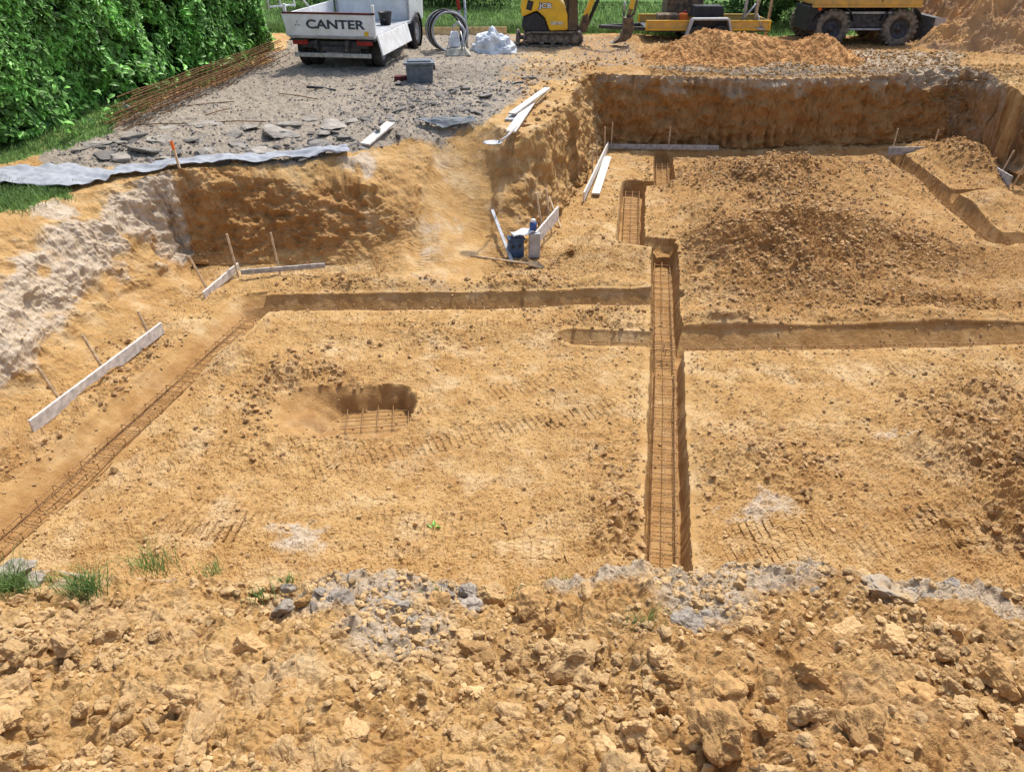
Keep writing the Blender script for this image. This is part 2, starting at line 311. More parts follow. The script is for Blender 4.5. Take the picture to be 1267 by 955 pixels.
def height(x, y, full=True):
    """returns height and the masks"""
    wx = fbm(x, y, 0 * x, 1.3, 3, .55, 3) * .09; wy = fbm(x, y, 0 * x, 1.3, 3, .55, 9) * .09
    xw = x + wx; yw = y + wy
    U = upper(x, y)
    dT, iT = polyd(xw, yw, RIM); dF, iF = polyd(xw, yw, FLO)
    dT = np.where(iT, dT, 0); dF = np.where(iF, 0, dF)
    wr = np.where(iT, dF / (dF + dT + 1e-6), 1.)
    wr = wr + .12 * np.sin(wr * 6.283) * -.6 * (wr > 0) * (y < 40)
    floor_n = fbm(x, y, 0 * x, .8, 3, .5, 20) * .025
    h = U * wr + (1 - wr) * floor_n
    fm = 1 - sst(0, .12, wr)                  # floor mask
    for b in MOUNDS: h = h + gb(x, y, b) * fm * (2.3 + .7 * n3(x, y, 0 * x, 2.1, 31))
    rc = np.minimum(segd(x, y, *P(578, 158, 1.42), *P(560, 240, .8)), segd(x, y, *P(560, 240, .8), *P(548, 345, .0))) + .1 * n3(x, y, 0 * x, 1.6, 77)
    ramp = (1 - sst(.42, .72, rc)) * (1 - sst(.93, 1., wr)); h = h - .2 * ramp * (1 - sst(.7, 1, wr)) * sst(.0, .25, wr)
    # footing hole
    hx0, hy0 = P(398, 530); hx1, hy1 = P(522, 474)
    hx = x + n3(x, y, 0 * x, 3.5, 50) * .10 + n3(x, y, 0 * x, 11, 52) * .03; hy = y + n3(x, y, 0 * x, 3.5, 51) * .07 + n3(x, y, 0 * x, 11, 53) * .03
    hcx, hcy = P(462, 507); ar = hx1 - hcx; al = hcx - P(340, 507)[0]
    eu = np.where(hx > hcx, (hx - hcx) / ar, (hcx - hx) / al); ee = (np.abs(eu) ** 2.6 + np.abs((hy - hcy) / .47) ** 2.6) ** (1 / 2.6)
    hd = (ee - 1) * .45; soft = np.where(hx > hcx, .84, .84 - .5 * np.clip(eu, 0, 1) ** 1.0)
    hole = 1 - np.clip((ee - soft) / (1.04 - soft), 0, 1) ** .9
    # trenches
    tm = np.zeros_like(h); td = np.full(h.shape, 9., np.float32); tw = n3(x, y, 0 * x, 9, 40) * .009 + n3(x, y, 0 * x, 21, 41) * .006 + n3(x, y, 0 * x, 2.5, 44) * .010
    for ax, ay, bx, by, wd, dep, s_l, s_r in TR:
        d = segd(x, y, ax, ay, bx, by) - wd / 2 + tw
        side = ((bx - ax) * (y - ay) - (by - ay) * (x - ax)) > 0
        sw = np.where(side, s_l, s_r); lin = 1 - np.clip((d + .03) / sw, 0, 1)
        tm = np.maximum(tm, lin ** .85 * dep); td = np.minimum(td, d - sw)
    tm = tm * (1 - sst(.15, .5, wr))
    h = h * (1 - (tm > .02) * .6) - np.maximum(tm, hole * .25)
    carve = np.maximum(tm / .3, hole)
    lip = 0
    if not full: return h
    rough = np.zeros_like(h)
    for b in ROUGH: rough = np.maximum(rough, gb(x, y, b))
    rough = rough * (1 - sst(0.02, .25, carve)) * fm
    white = np.zeros_like(h)
    for b in WHITE: white = np.maximum(white, gb(x, y, b))
    white = white * fm * (1 - sst(0, .1, carve)) * np.clip(.62 + .75 * fbm(x, y, 0 * x, 2.1, 4, .65, 88), 0, 1)
    trk = np.zeros_like(h); trh = np.zeros_like(h)
    for k, (ax, ay, bx, by, wd) in enumerate(TRK + RAMP):
        L = math.hypot(bx - ax, by - ay); ux, uy = (bx - ax) / L, (by - ay) / L
        s_ = (x - ax) * ux + (y - ay) * uy; c_ = -(x - ax) * uy + (y - ay) * ux + n3(x, y, 0 * x, 1.2, 70 + k) * .05
        e = sst(0, .25, s_) * (1 - sst(L - .25, L, s_)) * (1 - sst(wd * .75, wd, np.abs(c_)))
        e = e * sst(-.9, .3, n3(x, y, 0 * x, 2.3, 60 + k))
        pat = sst(-.2, .5, np.sin(s_ * 6.283 / .07 + .6 * n3(x, y, 0 * x, 6, 8))) - .5
        trh = np.where(e > trk, (pat * .0125 * e - .008 * e) * (1 - .55 * sst(.02, .1, wr)), trh); trk = np.maximum(trk, e)
    h = h + trh * (1 - sst(0, .1, carve))
    return h, dict(U=U, wr=wr, fm=fm, carve=carve, rough=rough, white=white, iT=iT, hole=hole, dT=dT, td=np.minimum(td, hd), ramp=ramp, rc=rc)
def H(x, y):
    return float(height(np.array([x], np.float32), np.array([y], np.float32), False)[0])

# grid: rows at constant y, columns fanning out
ys = [0.35]
while ys[-1] < 27:
    y = ys[-1]; hh = 2.0 if y < 3 else 4.2 if y < 16 else 3.4
    d = (y * y + hh * hh) / (hh * 770) / 1.15
    if 9.9 < y < 11.2: d = min(d, .011)
    if 10.25 < y < 11.0: d = min(d, .006)
    if 7.95 < y < 8.65 or 9.05 < y < 9.7: d = min(d, .011)
    if 11.2 < y < 16.7: d = min(d, .034)
    if 16.7 < y < 18.3: d = min(d, .014)
    if 16.85 < y < 17.75: d = min(d, .005)
    ys.append(y + min(d, .07))
ys = np.array([-60, -20, -8, -3, -1, -.2] + ys + list(27 + np.geomspace(.1, 300, 60)), np.float32)
sv = np.concatenate([-np.geomspace(60, .88, 40), np.linspace(-.86, .045, 700), np.linspace(.0455, .115, 150), np.linspace(.116, .56, 345), np.linspace(.561, .74, 300), np.linspace(.741, .86, 90), np.geomspace(.88, 60, 40)]).astype(np.float32)
GX = sv[None, :] * (np.maximum(ys, 0)[:, None] * .86 + 2.4); GY = np.repeat(ys[:, None], len(sv), 1).astype(np.float32)
h, K = height(GX, GY)
Z = h.astype(np.float32)
up = 1 - K['iT']; upm = sst(.55, .95, K['wr'])
# masks on the upper ground
def pmask(poly, x, y, soft): 
    d, i = polyd(x, y, poly); return 1 - sst(-soft, soft, np.where(i, -d, d))
nzx = GX + fbm(GX, GY, 0 * GX, 1.1, 3, .5, 90) * .25; nzy = GY + fbm(GX, GY, 0 * GX, 1.1, 3, .5, 95) * .25
GRAV = pp([(85, 215, 1.3), (60, 190, 1.4), (150, 150, 1.4), (330, 75, 1.5)]) + [(-5.9, 24), (-1, 24.2), (3.2, 24), (3.4, 20)] + pp([(800, 82, 1.5), (728, 82, 1.5), (735, 92, 1.5), (670, 105, 1.5), (600, 150, 1.45), (520, 160, 1.45), (440, 192, 1.3), (225, 206, 1.25)])
gravel = pmask(GRAV, nzx, nzy, .15) * upm
gravel = gravel * (1 - .5 * sst(-1.0, .6, GX + fbm(GX, GY, 0 * GX, 1.4, 3, .6, 97) * .6))
grey2 = pmask(pp([(740, 74, 1.5), (900, 100, 1.4), (1190, 92, 1.45), (1180, 60, 1.4), (1040, 62, 1.4), (900, 92, 1.4)]), nzx, nzy, .25) * sst(.6, .9, K['wr'])
lawnp = [(-8, 24.0), (1, 24.2), (3.5, 24.4), (16, 26.5), (90, 40), (90, 290), (-90, 290), (-90, 24), (-12, 20), (-9, 5), (-7.3, 6), (-7.0, 8.2)] + pp([(0, 268, 1.35), (70, 245, 1.3), (85, 228, 1.3), (20, 226, 1.38), (0, 224, 1.38)]) + [(-8, 10.4)]
lawn = pmask(lawnp, nzx, nzy, .12) * sst(.8, .98, K['wr'])
verge = pmask([(-9, 10.2), P(0, 205, 1.4), P(60, 190, 1.4), P(125, 165, 1.5), P(200, 120, 1.5), P(330, 68, 1.5), (-6.2, 22), (-9, 22)], nzx, nzy, .1) * upm
bankm = (1 - sst(2.9, 3.4, GY)) * (GY > -.5)
greybank = np.zeros_like(Z)
for b in [blob(470, 740, 120, 50, 1, 1.85), blob(490, 800, 75, 60, 1, 2.0), blob(740, 735, 70, 25, .9, 1.8), blob(860, 760, 70, 60, 1, 1.9), blob(930, 738, 100, 26, 1, 1.8), blob(1100, 715, 70, 25, .9, 1.8), blob(1200, 745, 90, 22, 1, 1.8), blob(60, 720, 80, 25, .5, 1.8), blob(370, 745, 60, 25, .5, 1.8)]:
    greybank = np.maximum(greybank, gb(GX, GY, b))
# normals of the smooth base
def normals(X, Y, Z):
    dxu = np.gradient(X, axis=1); dzu = np.gradient(Z, axis=1); dyv = np.gradient(Y, axis=0); dxv = np.gradient(X, axis=0); dzv = np.gradient(Z, axis=0)
    nx = -dzu * dyv; ny = -(dxu * dzv - dzu * dxv); nz = dxu * dyv
    l = np.sqrt(nx * nx + ny * ny + nz * nz) + 1e-9
    return nx / l, ny / l, nz / l
nx, ny, nz = normals(GX, GY, Z)
steep = (1 - sst(.55, .85, nz)) * (GY > 4)
nearwall = (1 - sst(.55, .9, nz)) * (GY < 4) * K['iT']
inner = (np.abs(GX) < (GY * .86 + 2.4) * .87) & (GY > -.5) & (GY < 45)
R_ = np.clip(K['rough'], 0, 1)
trench = sst(.1, .4, K['carve'])
pit = K['iT'] * 1.0
nearT = 1 - sst(.0, .075, K['td'])
steep = steep * (1 - nearT)
amp = (.024 + .035 * R_) * (1 - nearT * .88)
steep = steep * (1 - K['ramp'] * .8)
amp = amp + bankm * .035 + steep * pit * (1 - trench) * .022 + gravel * .012 + grey2 * .03
amp = amp * (1 - lawn * .6)
D = fbm(GX, GY, Z, 2.2, 3, .5, 100) * amp * 1.0 + fbm(GX, GY, Z, 9., 4, .62, 110) * amp * .55 + ridg(GX, GY, Z, 5., 3, 120) * amp * .35
# scraped, bedded look of the cut faces
D = D + steep * pit * (1 - trench) * (fbm(GX, GY, Z, 2.6, 4, .6, 133) * .05 + ridg(GX * .6, GY * .6, Z * 1.6, 3.2, 3, 130) * .035 + ridg(GX * 1.2 + Z * .5, GY, Z * .35, 4.5, 2, 140) * .014)
lw = steep * pit * (1 - sst(-4.3, -3.9, GX + (GY - 9.6) * .6))
D = D + steep * pit * (GY > 14) * (fbm(GX, GY, Z, 3.5, 4, .65, 136) * .05 + .05 * np.sin(GX * 6.283 / .21 + 2 * n3(GX, GY, Z, 1.5, 137)) * sst(.1, .5, n3(GX, GY, Z * 1.5, 1.1, 138)) - .05 * sst(.82, 1, 1 - np.abs(n3(GX, GY, Z * 1.6, 1.7, 139))))
D = D + steep * pit * (GY > 9.9) * (1 - trench) * ridg(GX, GY, Z * 1.3, 9, 3, 145) * .018
D = D + lw * (ridg(GX * 1.0, GY * 1.0, Z * .5, 2.6, 4, 150) * .045)
far = 1 / (1 + (GY / 9) ** 2)
cl = clodf(GX, GY, 6, .28, 4) * (R_ * .6 + bankm * .3) + clodf(GX, GY, 11, .45, 1) * (R_ * 1.3 + bankm * .45 + upm * (GX > 3) * (GY < 24) * 1.2) + clodf(GX, GY, 19, .55, 2) * (upm * (GX > 3) * (GY < 24) + R_ + bankm * .6 + .34 * K['fm'] + gravel * .3) + clodf(GX, GY, 70, .6, 5) * K['fm'] * 1.3 + clodf(GX, GY, 38, .6, 3) * (.5 * R_ + bankm * 1. + .9 * K['fm'] + gravel * .5)
cl = cl * (1 - nearT * .9) * (1 - steep) * (1 - K['ramp'] * .7)
D = D * (1 - K['ramp'] * .5) * (1 - lawn * .8)
D = D + bankm * fbm(GX, GY, 0 * GX, 1.6, 3, .55, 190) * .05
D = D * inner * (1 - nearwall * .8); cl = cl * inner * (1 - nearwall)
X2 = GX + nx * D; Y2 = GY + ny * D; Z2 = Z + nz * D + cl * .75
# clumpy crust on top of rims
nr, nc = X2.shape
idx = np.arange(nr * nc, dtype=np.int32).reshape(nr, nc)
F = np.stack([idx[:-1, :-1], idx[:-1, 1:], idx[1:, 1:], idx[1:, :-1]], -1).reshape(-1, 4)
V = np.stack([X2, Y2, Z2], -1).reshape(-1, 3)
# colour masks: r grey gravel, g white chalk, b moist brown plus painted shading of the ramp banks ; second: r grass, g grey-violet topsoil, b orange
wallm = steep * pit * (1 - trench)
niche = wallm * (GY > 9.9)
topband = sst(.66, .95, .16 * fbm(GX, GY, Z, 2.2, 3, .6, 175) + Z / np.maximum(K['U'], .1)) * pit * (1 - trench)
moist_shade = np.maximum(moist_shade, ZONE * (1 - topsoil * .8)) if 0 else 0
white = K['white'] + lw * np.clip(.95 + .4 * fbm(GX, GY, Z, .9, 3, .5, 160), 0, 1) * (1 - sst(-4.75, -3.9, GX)) * sst(.0, .15, Z)
white = np.maximum(white, .75 * topband * (GX < -1.2) * (.5 + .9 * n3(GX, GY, Z, 1.8, 165)))
white = np.maximum(white, bankm * greybank * .55 * sst(-.1, .6, n3(GX, GY, Z, 5, 167)))
ZONE = np.zeros_like(Z)
for b in [blob(80, 560, 130, 60, .6), blob(170, 470, 60, 60, .5), blob(420, 500, 110, 50, .55), blob(300, 440, 80, 30, .35), blob(1230, 590, 110, 110, .75), blob(960, 570, 90, 40, .45), blob(1200, 480, 90, 30, .5), blob(970, 325, 190, 50, .95), blob(960, 235, 190, 50, .9), blob(1190, 205, 60, 30, .7), blob(230, 640, 160, 30, .35), blob(760, 660, 60, 60, .5), blob(640, 560, 160, 20, .2), blob(430, 354, 90, 12, .5), blob(650, 354, 90, 12, .4), blob(740, 370, 90, 12, .5), blob(1050, 405, 260, 14, .55), blob(600, 430, 90, 15, .3), blob(880, 185, 140, 8, .6)]: ZONE = np.maximum(ZONE, gb(GX, GY, b))
ZONE = ZONE * K['fm'] * (.75 + .5 * fbm(GX, GY, 0 * GX, 1.5, 3, .6, 171)) + bankm * np.clip((.06 + .62 * sst(-.3, 1.5, GX + .35 * (2 - GY))) * (.7 + .9 * fbm(GX, GY, 0 * GX, 1.3, 3, .6, 172)), 0, .7)
moist_shade = np.maximum(trench * .72, niche * (.95 - .6 * topband))
moist_shade = np.maximum(moist_shade, niche * (GX > 1.9) * (1.1 - .4 * topband)) + R_ * .5 * (1 - trench) + .52 * K['fm'] * sst(1.8, 3.5, GX) * sst(6.5, 9.5, GY) * (1 - trench)
moist_shade = np.maximum(moist_shade, K['fm'] * .35 * sst(.1, .8, fbm(GX, GY, 0 * GX, .7, 3, .5, 170)))
moist_shade = np.maximum(moist_shade, upm * (GX > 1.5) * sst(16.5, 18, GY) * (.6 + .35 * n3(GX, GY, Z, .8, 180)))
moist_shade = np.where((GX > 9.5) & (steep * pit > .3) & (GY > 8), 1.15, moist_shade)
moist_shade = np.where((GX > -2.08 + (GY - 10.6) * -.3) & (GX < 1.9) & (GY > 9.9) & (GY < 17.2), moist_shade * .3, moist_shade)
moist_shade = np.maximum(moist_shade, (1 - sst(0, .5, np.hypot(GX + 1.8, (GY - 6.9) * .9) - .3)) * .5 * pit)
topsoil = np.maximum(topband * (GX > 1.8) * (GY > 14) * .72, np.clip(greybank * 1.35, 0, 1) * bankm)
topsoil = np.maximum(topsoil, grey2 * .8)
moist_shade = np.maximum(moist_shade, ZONE)
bank_shade = sst(.45, .65, K['rc']) * (1 - sst(.8, 1.3, K['rc'])) * (K['wr'] > .02) * (K['wr'] < .95) * (GY > 9.9)  # ring of darker colour that paints shading onto the ramp's bank sides
moist_shade = np.maximum(moist_shade, bank_shade * .45 * (1 - .5 * topband)) * (1 - K['ramp'])
white = np.maximum(white, K['ramp'] * (.32 + .35 * fbm(GX, GY, 0 * GX, 1.6, 3, .6, 173)))
topsoil = np.maximum(topsoil, np.where((GX > 9.7) & (steep * pit > .3) & (GY > 8), .45, 0))
def attr3(me, name, a, b, c):
    at = me.attributes.new(name, 'FLOAT_COLOR', 'POINT'); n = a.size
    arr = np.ones((n, 4), np.float32); arr[:, 0] = np.clip(a, 0, 1).ravel(); arr[:, 1] = np.clip(b, 0, 1).ravel(); arr[:, 2] = np.clip(c, 0, 1).ravel()
    at.data.foreach_set('color', arr.ravel())
def ground_mat():
    m = bpy.data.materials.new('soil'); m.use_nodes = True; t = m.node_tree; N = t.nodes; L = t.links
    b = N['Principled BSDF']; b.inputs['Roughness'].default_value = .97; b.inputs['Specular IOR Level'].default_value = .12
    geo = N.new('ShaderNodeNewGeometry')
    def noise(s, det=6, rough=.6, w=0):
        n = N.new('ShaderNodeTexNoise'); n.inputs['Scale'].default_value = s; n.inputs['Detail'].default_value = det; n.inputs['Roughness'].default_value = rough
        L.new(geo.outputs['Position'], n.inputs['Vector']); return n.outputs[0]
    def mr(i, a, b_, c=0, d=1):
        r = N.new('ShaderNodeMapRange'); L.new(i, r.inputs[0]); r.inputs[1].default_value = a; r.inputs[2].default_value = b_; r.inputs[3].default_value = c; r.inputs[4].default_value = d; return r.outputs[0]
    def mixc(f, a, c):
        x = N.new('ShaderNodeMix'); x.data_type = 'RGBA'
        if isinstance(f, float): x.inputs[0].default_value = f
        else: L.new(f, x.inputs[0])
        for k, q in ((6, a), (7, c)):
            if isinstance(q, tuple): x.inputs[k].default_value = (*q, 1)
            else: L.new(q, x.inputs[k])
        return x.outputs[2]
    def math_(op, a, c):
        x = N.new('ShaderNodeMath'); x.operation = op
        for k, q in ((0, a), (1, c)):
            if isinstance(q, (int, float)): x.inputs[k].default_value = q
            else: L.new(q, x.inputs[k])
        return x.outputs[0]
    def at(n):
        a = N.new('ShaderNodeAttribute'); a.attribute_name = n; s = N.new('ShaderNodeSeparateColor'); L.new(a.outputs['Color'], s.inputs[0]); return s.outputs
    k1 = at('mask_a'); k2 = at('mask_b')
    n_big = noise(.9, 4); n_mid = noise(4.5, 7, .65); n_fine = noise(28, 6, .7); n_w = math_('ADD', math_('MULTIPLY', noise(2.6, 8, .75), .6), math_('MULTIPLY', noise(24, 5, .7), .4)); n_g = noise(9, 6, .7)
    def edge(mask, nz, soft=.18, gain=.9):   # break a mask's edge with noise
        return mr(math_('ADD', math_('MULTIPLY', mask, gain), math_('MULTIPLY', math_('SUBTRACT', nz, .5), 1.3)), .5 - soft, .5 + soft)
    tan = mixc(mr(n_mid, .35, .68), (.50, .325, .14), (.37, .215, .078))
    tan = mixc(mr(n_big, .4, .65, 0, .6), tan, (.40, .225, .08))
    tan = mixc(mr(n_fine, .55, .75, 0, .5), tan, (.58, .46, .29))
    moist_shade_c = mixc(mr(n_mid, .3, .7), (.385, .21, .08), (.27, .14, .048))
    n_pa = noise(1.7, 7, .7); tan = mixc(mr(n_pa, .5, .68, 0, .75), tan, (.58, .435, .25))
    c = mixc(math_('MULTIPLY', edge(k1[2], n_mid, .42, .95), .92), tan, moist_shade_c)
    wh = mixc(mr(n_g, .35, .65), (.56, .48, .38), (.43, .345, .24))
    c = mixc(math_('MULTIPLY', edge(k1[1], n_w, .12, .95), .85), c, wh)
    ts = mixc(mr(n_g, .35, .65), (.50, .405, .295), (.34, .27, .185))
    c = mixc(math_('MULTIPLY', edge(k2[1], n_w), .9), c, ts)
    gr = mixc(mr(n_g, .3, .7), (.36, .305, .235), (.235, .20, .155)); gr = mixc(mr(n_fine, .5, .7, 0, .6), gr, (.42, .375, .32)); gr = mixc(mr(n_big, .45, .65, 0, .5), gr, (.27, .225, .18))
    c = mixc(edge(k1[0], n_g, .12), c, gr)
    gs = mixc(mr(n_g, .3, .7), (.13, .23, .06), (.07, .14, .035)); gs = mixc(mr(n_w, .45, .7), gs, (.16, .25, .07))
    c = mixc(edge(k2[0], n_g, .1), c, gs)
    L.new(c, b.inputs['Base Color'])
    hsum = math_('ADD', math_('MULTIPLY', n_fine, .5), math_('ADD', math_('MULTIPLY', noise(75, 4, .7), .28), math_('MULTIPLY', n_mid, .5)))
    bp = N.new('ShaderNodeBump'); bp.inputs['Strength'].default_value = .9; bp.inputs['Distance'].default_value = .035
    L.new(hsum, bp.inputs['Height']); L.new(bp.outputs[0], b.inputs['Normal'])
    return m
M['soil'] = ground_mat()
ground = npmesh('ground', V, F, 'soil', smooth=False); tag(ground, kind='structure')
attr3(ground.data, 'mask_a', gravel, white, moist_shade); attr3(ground.data, 'mask_b', np.maximum(lawn, verge * .75), topsoil, topsoil * 0)

# height of the finished surface by lookup
def G(x, y):
    i = int(np.clip(np.searchsorted(ys, y), 1, nr - 2)); s = x / (max(y, 0) * .86 + 2.4); j = int(np.clip(np.searchsorted(sv, s), 1, nc - 2))
    return float(Z[i, j])
def at(px, py, z=0.):
    x, y = P(px, py, z); 
    for _ in range(4):
        z = G(x, y); x, y = P(px, py, z)
    return Vector((x, y, z))

# ------------------------------------------------------------------ clods
def ico(sub):
    bm = bmesh.new(); bmesh.ops.create_icosphere(bm, subdivisions=sub, radius=1); v = np.array([p.co[:] for p in bm.verts], np.float32); f = np.array([[q.index for q in p.verts] for p in bm.faces], np.int32); bm.free(); return v, f
def rock(sub, seed, flat=1., cuts=11, rough=.1):
    r = np.random.default_rng(seed); v, f = ico(sub); v = v * (1, r.uniform(.65, .9), r.uniform(.5, .75) * flat)
    for _ in range(cuts):
        n = r.normal(size=3); n /= np.linalg.norm(n); d = r.uniform(.42, .75) * np.abs(v @ n).max(); k = np.maximum(v @ n - d, 0); v = v - k[:, None] * n * .93
    nn = v / (np.linalg.norm(v, axis=1)[:, None] + 1e-6)
    s = seed * 1.7
    dd = fbm(v[:, 0] + s, v[:, 1], v[:, 2], 1.6, 6 if sub > 3 else 4, .58, seed % 20) * rough * .8
    return (v + nn * dd[:, None]).astype(np.float32), f
def rock_mesh(name, sub, seed, m, **k):
    v, f = rock(sub, seed, **k); me = bpy.data.meshes.new(name); me.from_pydata(v.tolist(), [], f.tolist()); me.materials.append(M[m]); return me
CL = {k: [rock_mesh('clod', 5 if k != 'asphalt' else 3, s + o, k, flat=fl, **({} if k == 'asphalt' else dict(cuts=9, rough=.26))) for s in range(9)] for k, o, fl in (('clod', 0, 1.), ('clodbrown', 20, 1.), ('clodgrey', 40, .9), ('asphalt', 60, .5))}
M['boulder'] = mat('boulder_clay', (.30, .25, .19), .95, var=.12, scale=2.5, bump=.9, bscale=14, col2=(.36, .25, .13), bdist=.006, detail=9)
CL['boulder'] = [rock_mesh('boulder', 5, 33, 'boulder', cuts=12, rough=.3)]
CL['asphaltpale'] = [rock_mesh('slab', 4, s + 80, 'asphaltpale', flat=.42, cuts=14, rough=.12) for s in range(9)]
def put_clod(x, y, size, kind, label, group, name='clay_clod', cat='clod', sink=.25, rz=None, sq=1.):
    o = bpy.data.objects.new(name, random.choice(CL[kind])); C.objects.link(o)
    o.location = (x, y, G(x, y) + size * (.5 - sink) * .8 * sq * (.45 if kind.startswith('asphalt') else 1)); o.scale = (size / 2 * random.uniform(.9, 1.25), size / 2 * random.uniform(.85, 1.1), size / 2 * sq * random.uniform(.85, 1.15))
    o.rotation_euler = (random.uniform(-.35, .35), random.uniform(-.35, .35), random.uniform(0, 6.28) if rz is None else rz)
    return tag(o, label, cat, group)
used = []
def clod_px(px, py, wpx, kind, label, z0=1.9, name='clay_clod', group=None, cat='clod', **k):
    p = at(px, py, z0); dist = (p - Vector((0, 0, CZ))).length; s = wpx / FPX * dist
    used.append((p.x, p.y, s)); return put_clod(p.x, p.y, s, kind, label, group, name, cat, **k)
for px, py, wp, kd, lb in [
    (1097, 748, 84, 'boulder', 'large grey and tan boulder half buried at the crest of the near bank'),
    (305, 808, 54, 'clod', 'large flat-topped tan clay lump left of the row of lumps in the foreground'),
    (270, 822, 36, 'clod', 'tan clay lump tucked against the left of the large flat-topped lump'),
    (414, 797, 44, 'clod', 'upper of two tan blocks stacked at the left edge of the grey patch'),
    (413, 832, 42, 'clod', 'tan block right under another block beside the grey patch'),
    (447, 840, 34, 'clod', 'tan angular block at the lower left corner of the grey patch'),
    (482, 853, 36, 'clod', 'tan angular block, rightmost of the row below the grey patch'),
    (573, 792, 30, 'clod', 'small tan block on the right edge of the grey patch'),
    (590, 812, 46, 'clodbrown', 'brown crumbly lump in the hollow right of the grey patch'),
    (471, 740, 34, 'clod', 'tan lump on the upper part of the grey patch near the crest'),
    (420, 750, 42, 'clodgrey', 'grey brown slab-like lump left of the grey patch'),
    (350, 758, 36, 'clodgrey', 'dark grey lump lying left of the grey patch at the crest'),
    (788, 912, 50, 'clod', 'tall pale tan lump standing alone low in the foreground right of the middle'),
    (842, 808, 36, 'clodgrey', 'smooth blue grey stone below the grey clay ridge'),
    (1044, 787, 40, 'clod', 'rectangular tan block below the whitish clay at the crest'),
    (925, 790, 56, 'clod', 'long flat tan slab lying below the grey ridge right of the trench'),
    (1130, 864, 50, 'clodbrown', 'broad brown lump on the right slope of the foreground'),
    (1230, 845, 56, 'clodbrown', 'broad brown lump at the right edge of the foreground'),
    (505, 905, 36, 'clod', 'round tan lump low in the foreground beside a pale chip'),
    (28, 870, 64, 'clod', 'wide low tan clay mass at the left edge of the foreground'),
    (18, 812, 32, 'clod', 'pale lump near the left edge under the grass tufts'),
    (1005, 750, 36, 'clodgrey', 'upright grey tan lump on the crest right of the whitish clay'),
    (918, 822, 38, 'clodbrown', 'round brown lump under the long flat slab'),
    (1148, 790, 30, 'clod', 'tan lump on the slope below the grey topsoil at right'),
    (948, 905, 34, 'clodbrown', 'brown lump low on the right side of the foreground'),
    (695, 900, 40, 'clod', 'tan lump low in the middle of the foreground'),
    (25, 716, 50, 'clodgrey', 'flat grey stone on the crest at the left edge'),
    (44, 722, 22, 'clodgrey', 'small round pale stone behind the left grass tuft')]:
    clod_px(px, py, wp, kd, lb, sq=.9)
clod_px(520, 938, 40, 'clodgrey', 'thin pale chip of stone low in the foreground', sq=.35, name='stone_chip', cat='stone')
FG = 'clay lumps strewn over the near bank'
lbl = {'clod': 'tan angular clay lump on the near bank', 'clodbrown': 'brown crumbly clay lump on the near bank', 'clodgrey': 'grey topsoil lump on the near bank'}
n_ind = 0; tries = 0
while n_ind < 240 and tries < 6000:
    tries += 1
    px = random.uniform(-30, 1300); py = random.uniform(735, 990)
    p = at(px, py, 2.0)
    if p.y > 2.75 or p.y < .5: continue
    s = random.choice((.05, .06, .07, .08, .10, .12, .15, .19)) * random.uniform(.85, 1.15)
    if px < 700 and py > 820: s *= .85
    if any((p.x - a) ** 2 + (p.y - b) ** 2 < ((s + c) * .42) ** 2 for a, b, c in used): continue
    used.append((p.x, p.y, s)); n_ind += 1
    gb_ = max(float(gb(np.array(p.x), np.array(p.y), b)) for b in [blob(480, 760, 90, 60, 1, 1.9), blob(860, 770, 55, 40, 1, 1.9), blob(1130, 730, 120, 25, 1, 1.8)])
    kd = 'clodgrey' if random.random() < gb_ * .75 else ('clodbrown' if random.random() < (.45 if px > 650 else .12) else 'clod')
    put_clod(p.x, p.y, s, kd, lbl[kd] + (' left of the grey patch' if px < 430 else ' right of the grey patch' if px < 830 else ' in the right foreground'), FG)
k = 0
while k < 56:
    bx = random.choice([(420, 738, 70, 14), (480, 790, 40, 25), (860, 760, 40, 25), (740, 733, 30, 10), (1180, 735, 60, 10), (1090, 722, 40, 12), (560, 745, 30, 10)])
    p = at(random.gauss(bx[0], bx[2] * .6), random.gauss(bx[1], bx[3] * .6), 1.85)
    if p.y > 2.75: continue
    s = random.choice((.06, .08, .1, .13, .16)); k += 1
    if any((p.x - a) ** 2 + (p.y - b) ** 2 < ((s + c) * .33) ** 2 for a, b, c in used) and random.random() < .9: k -= 1; continue
    used.append((p.x, p.y, s)); put_clod(p.x, p.y, s, 'clodgrey', 'pale grey topsoil lump in the grey crust along the near crest', 'grey topsoil lumps along the near crest')
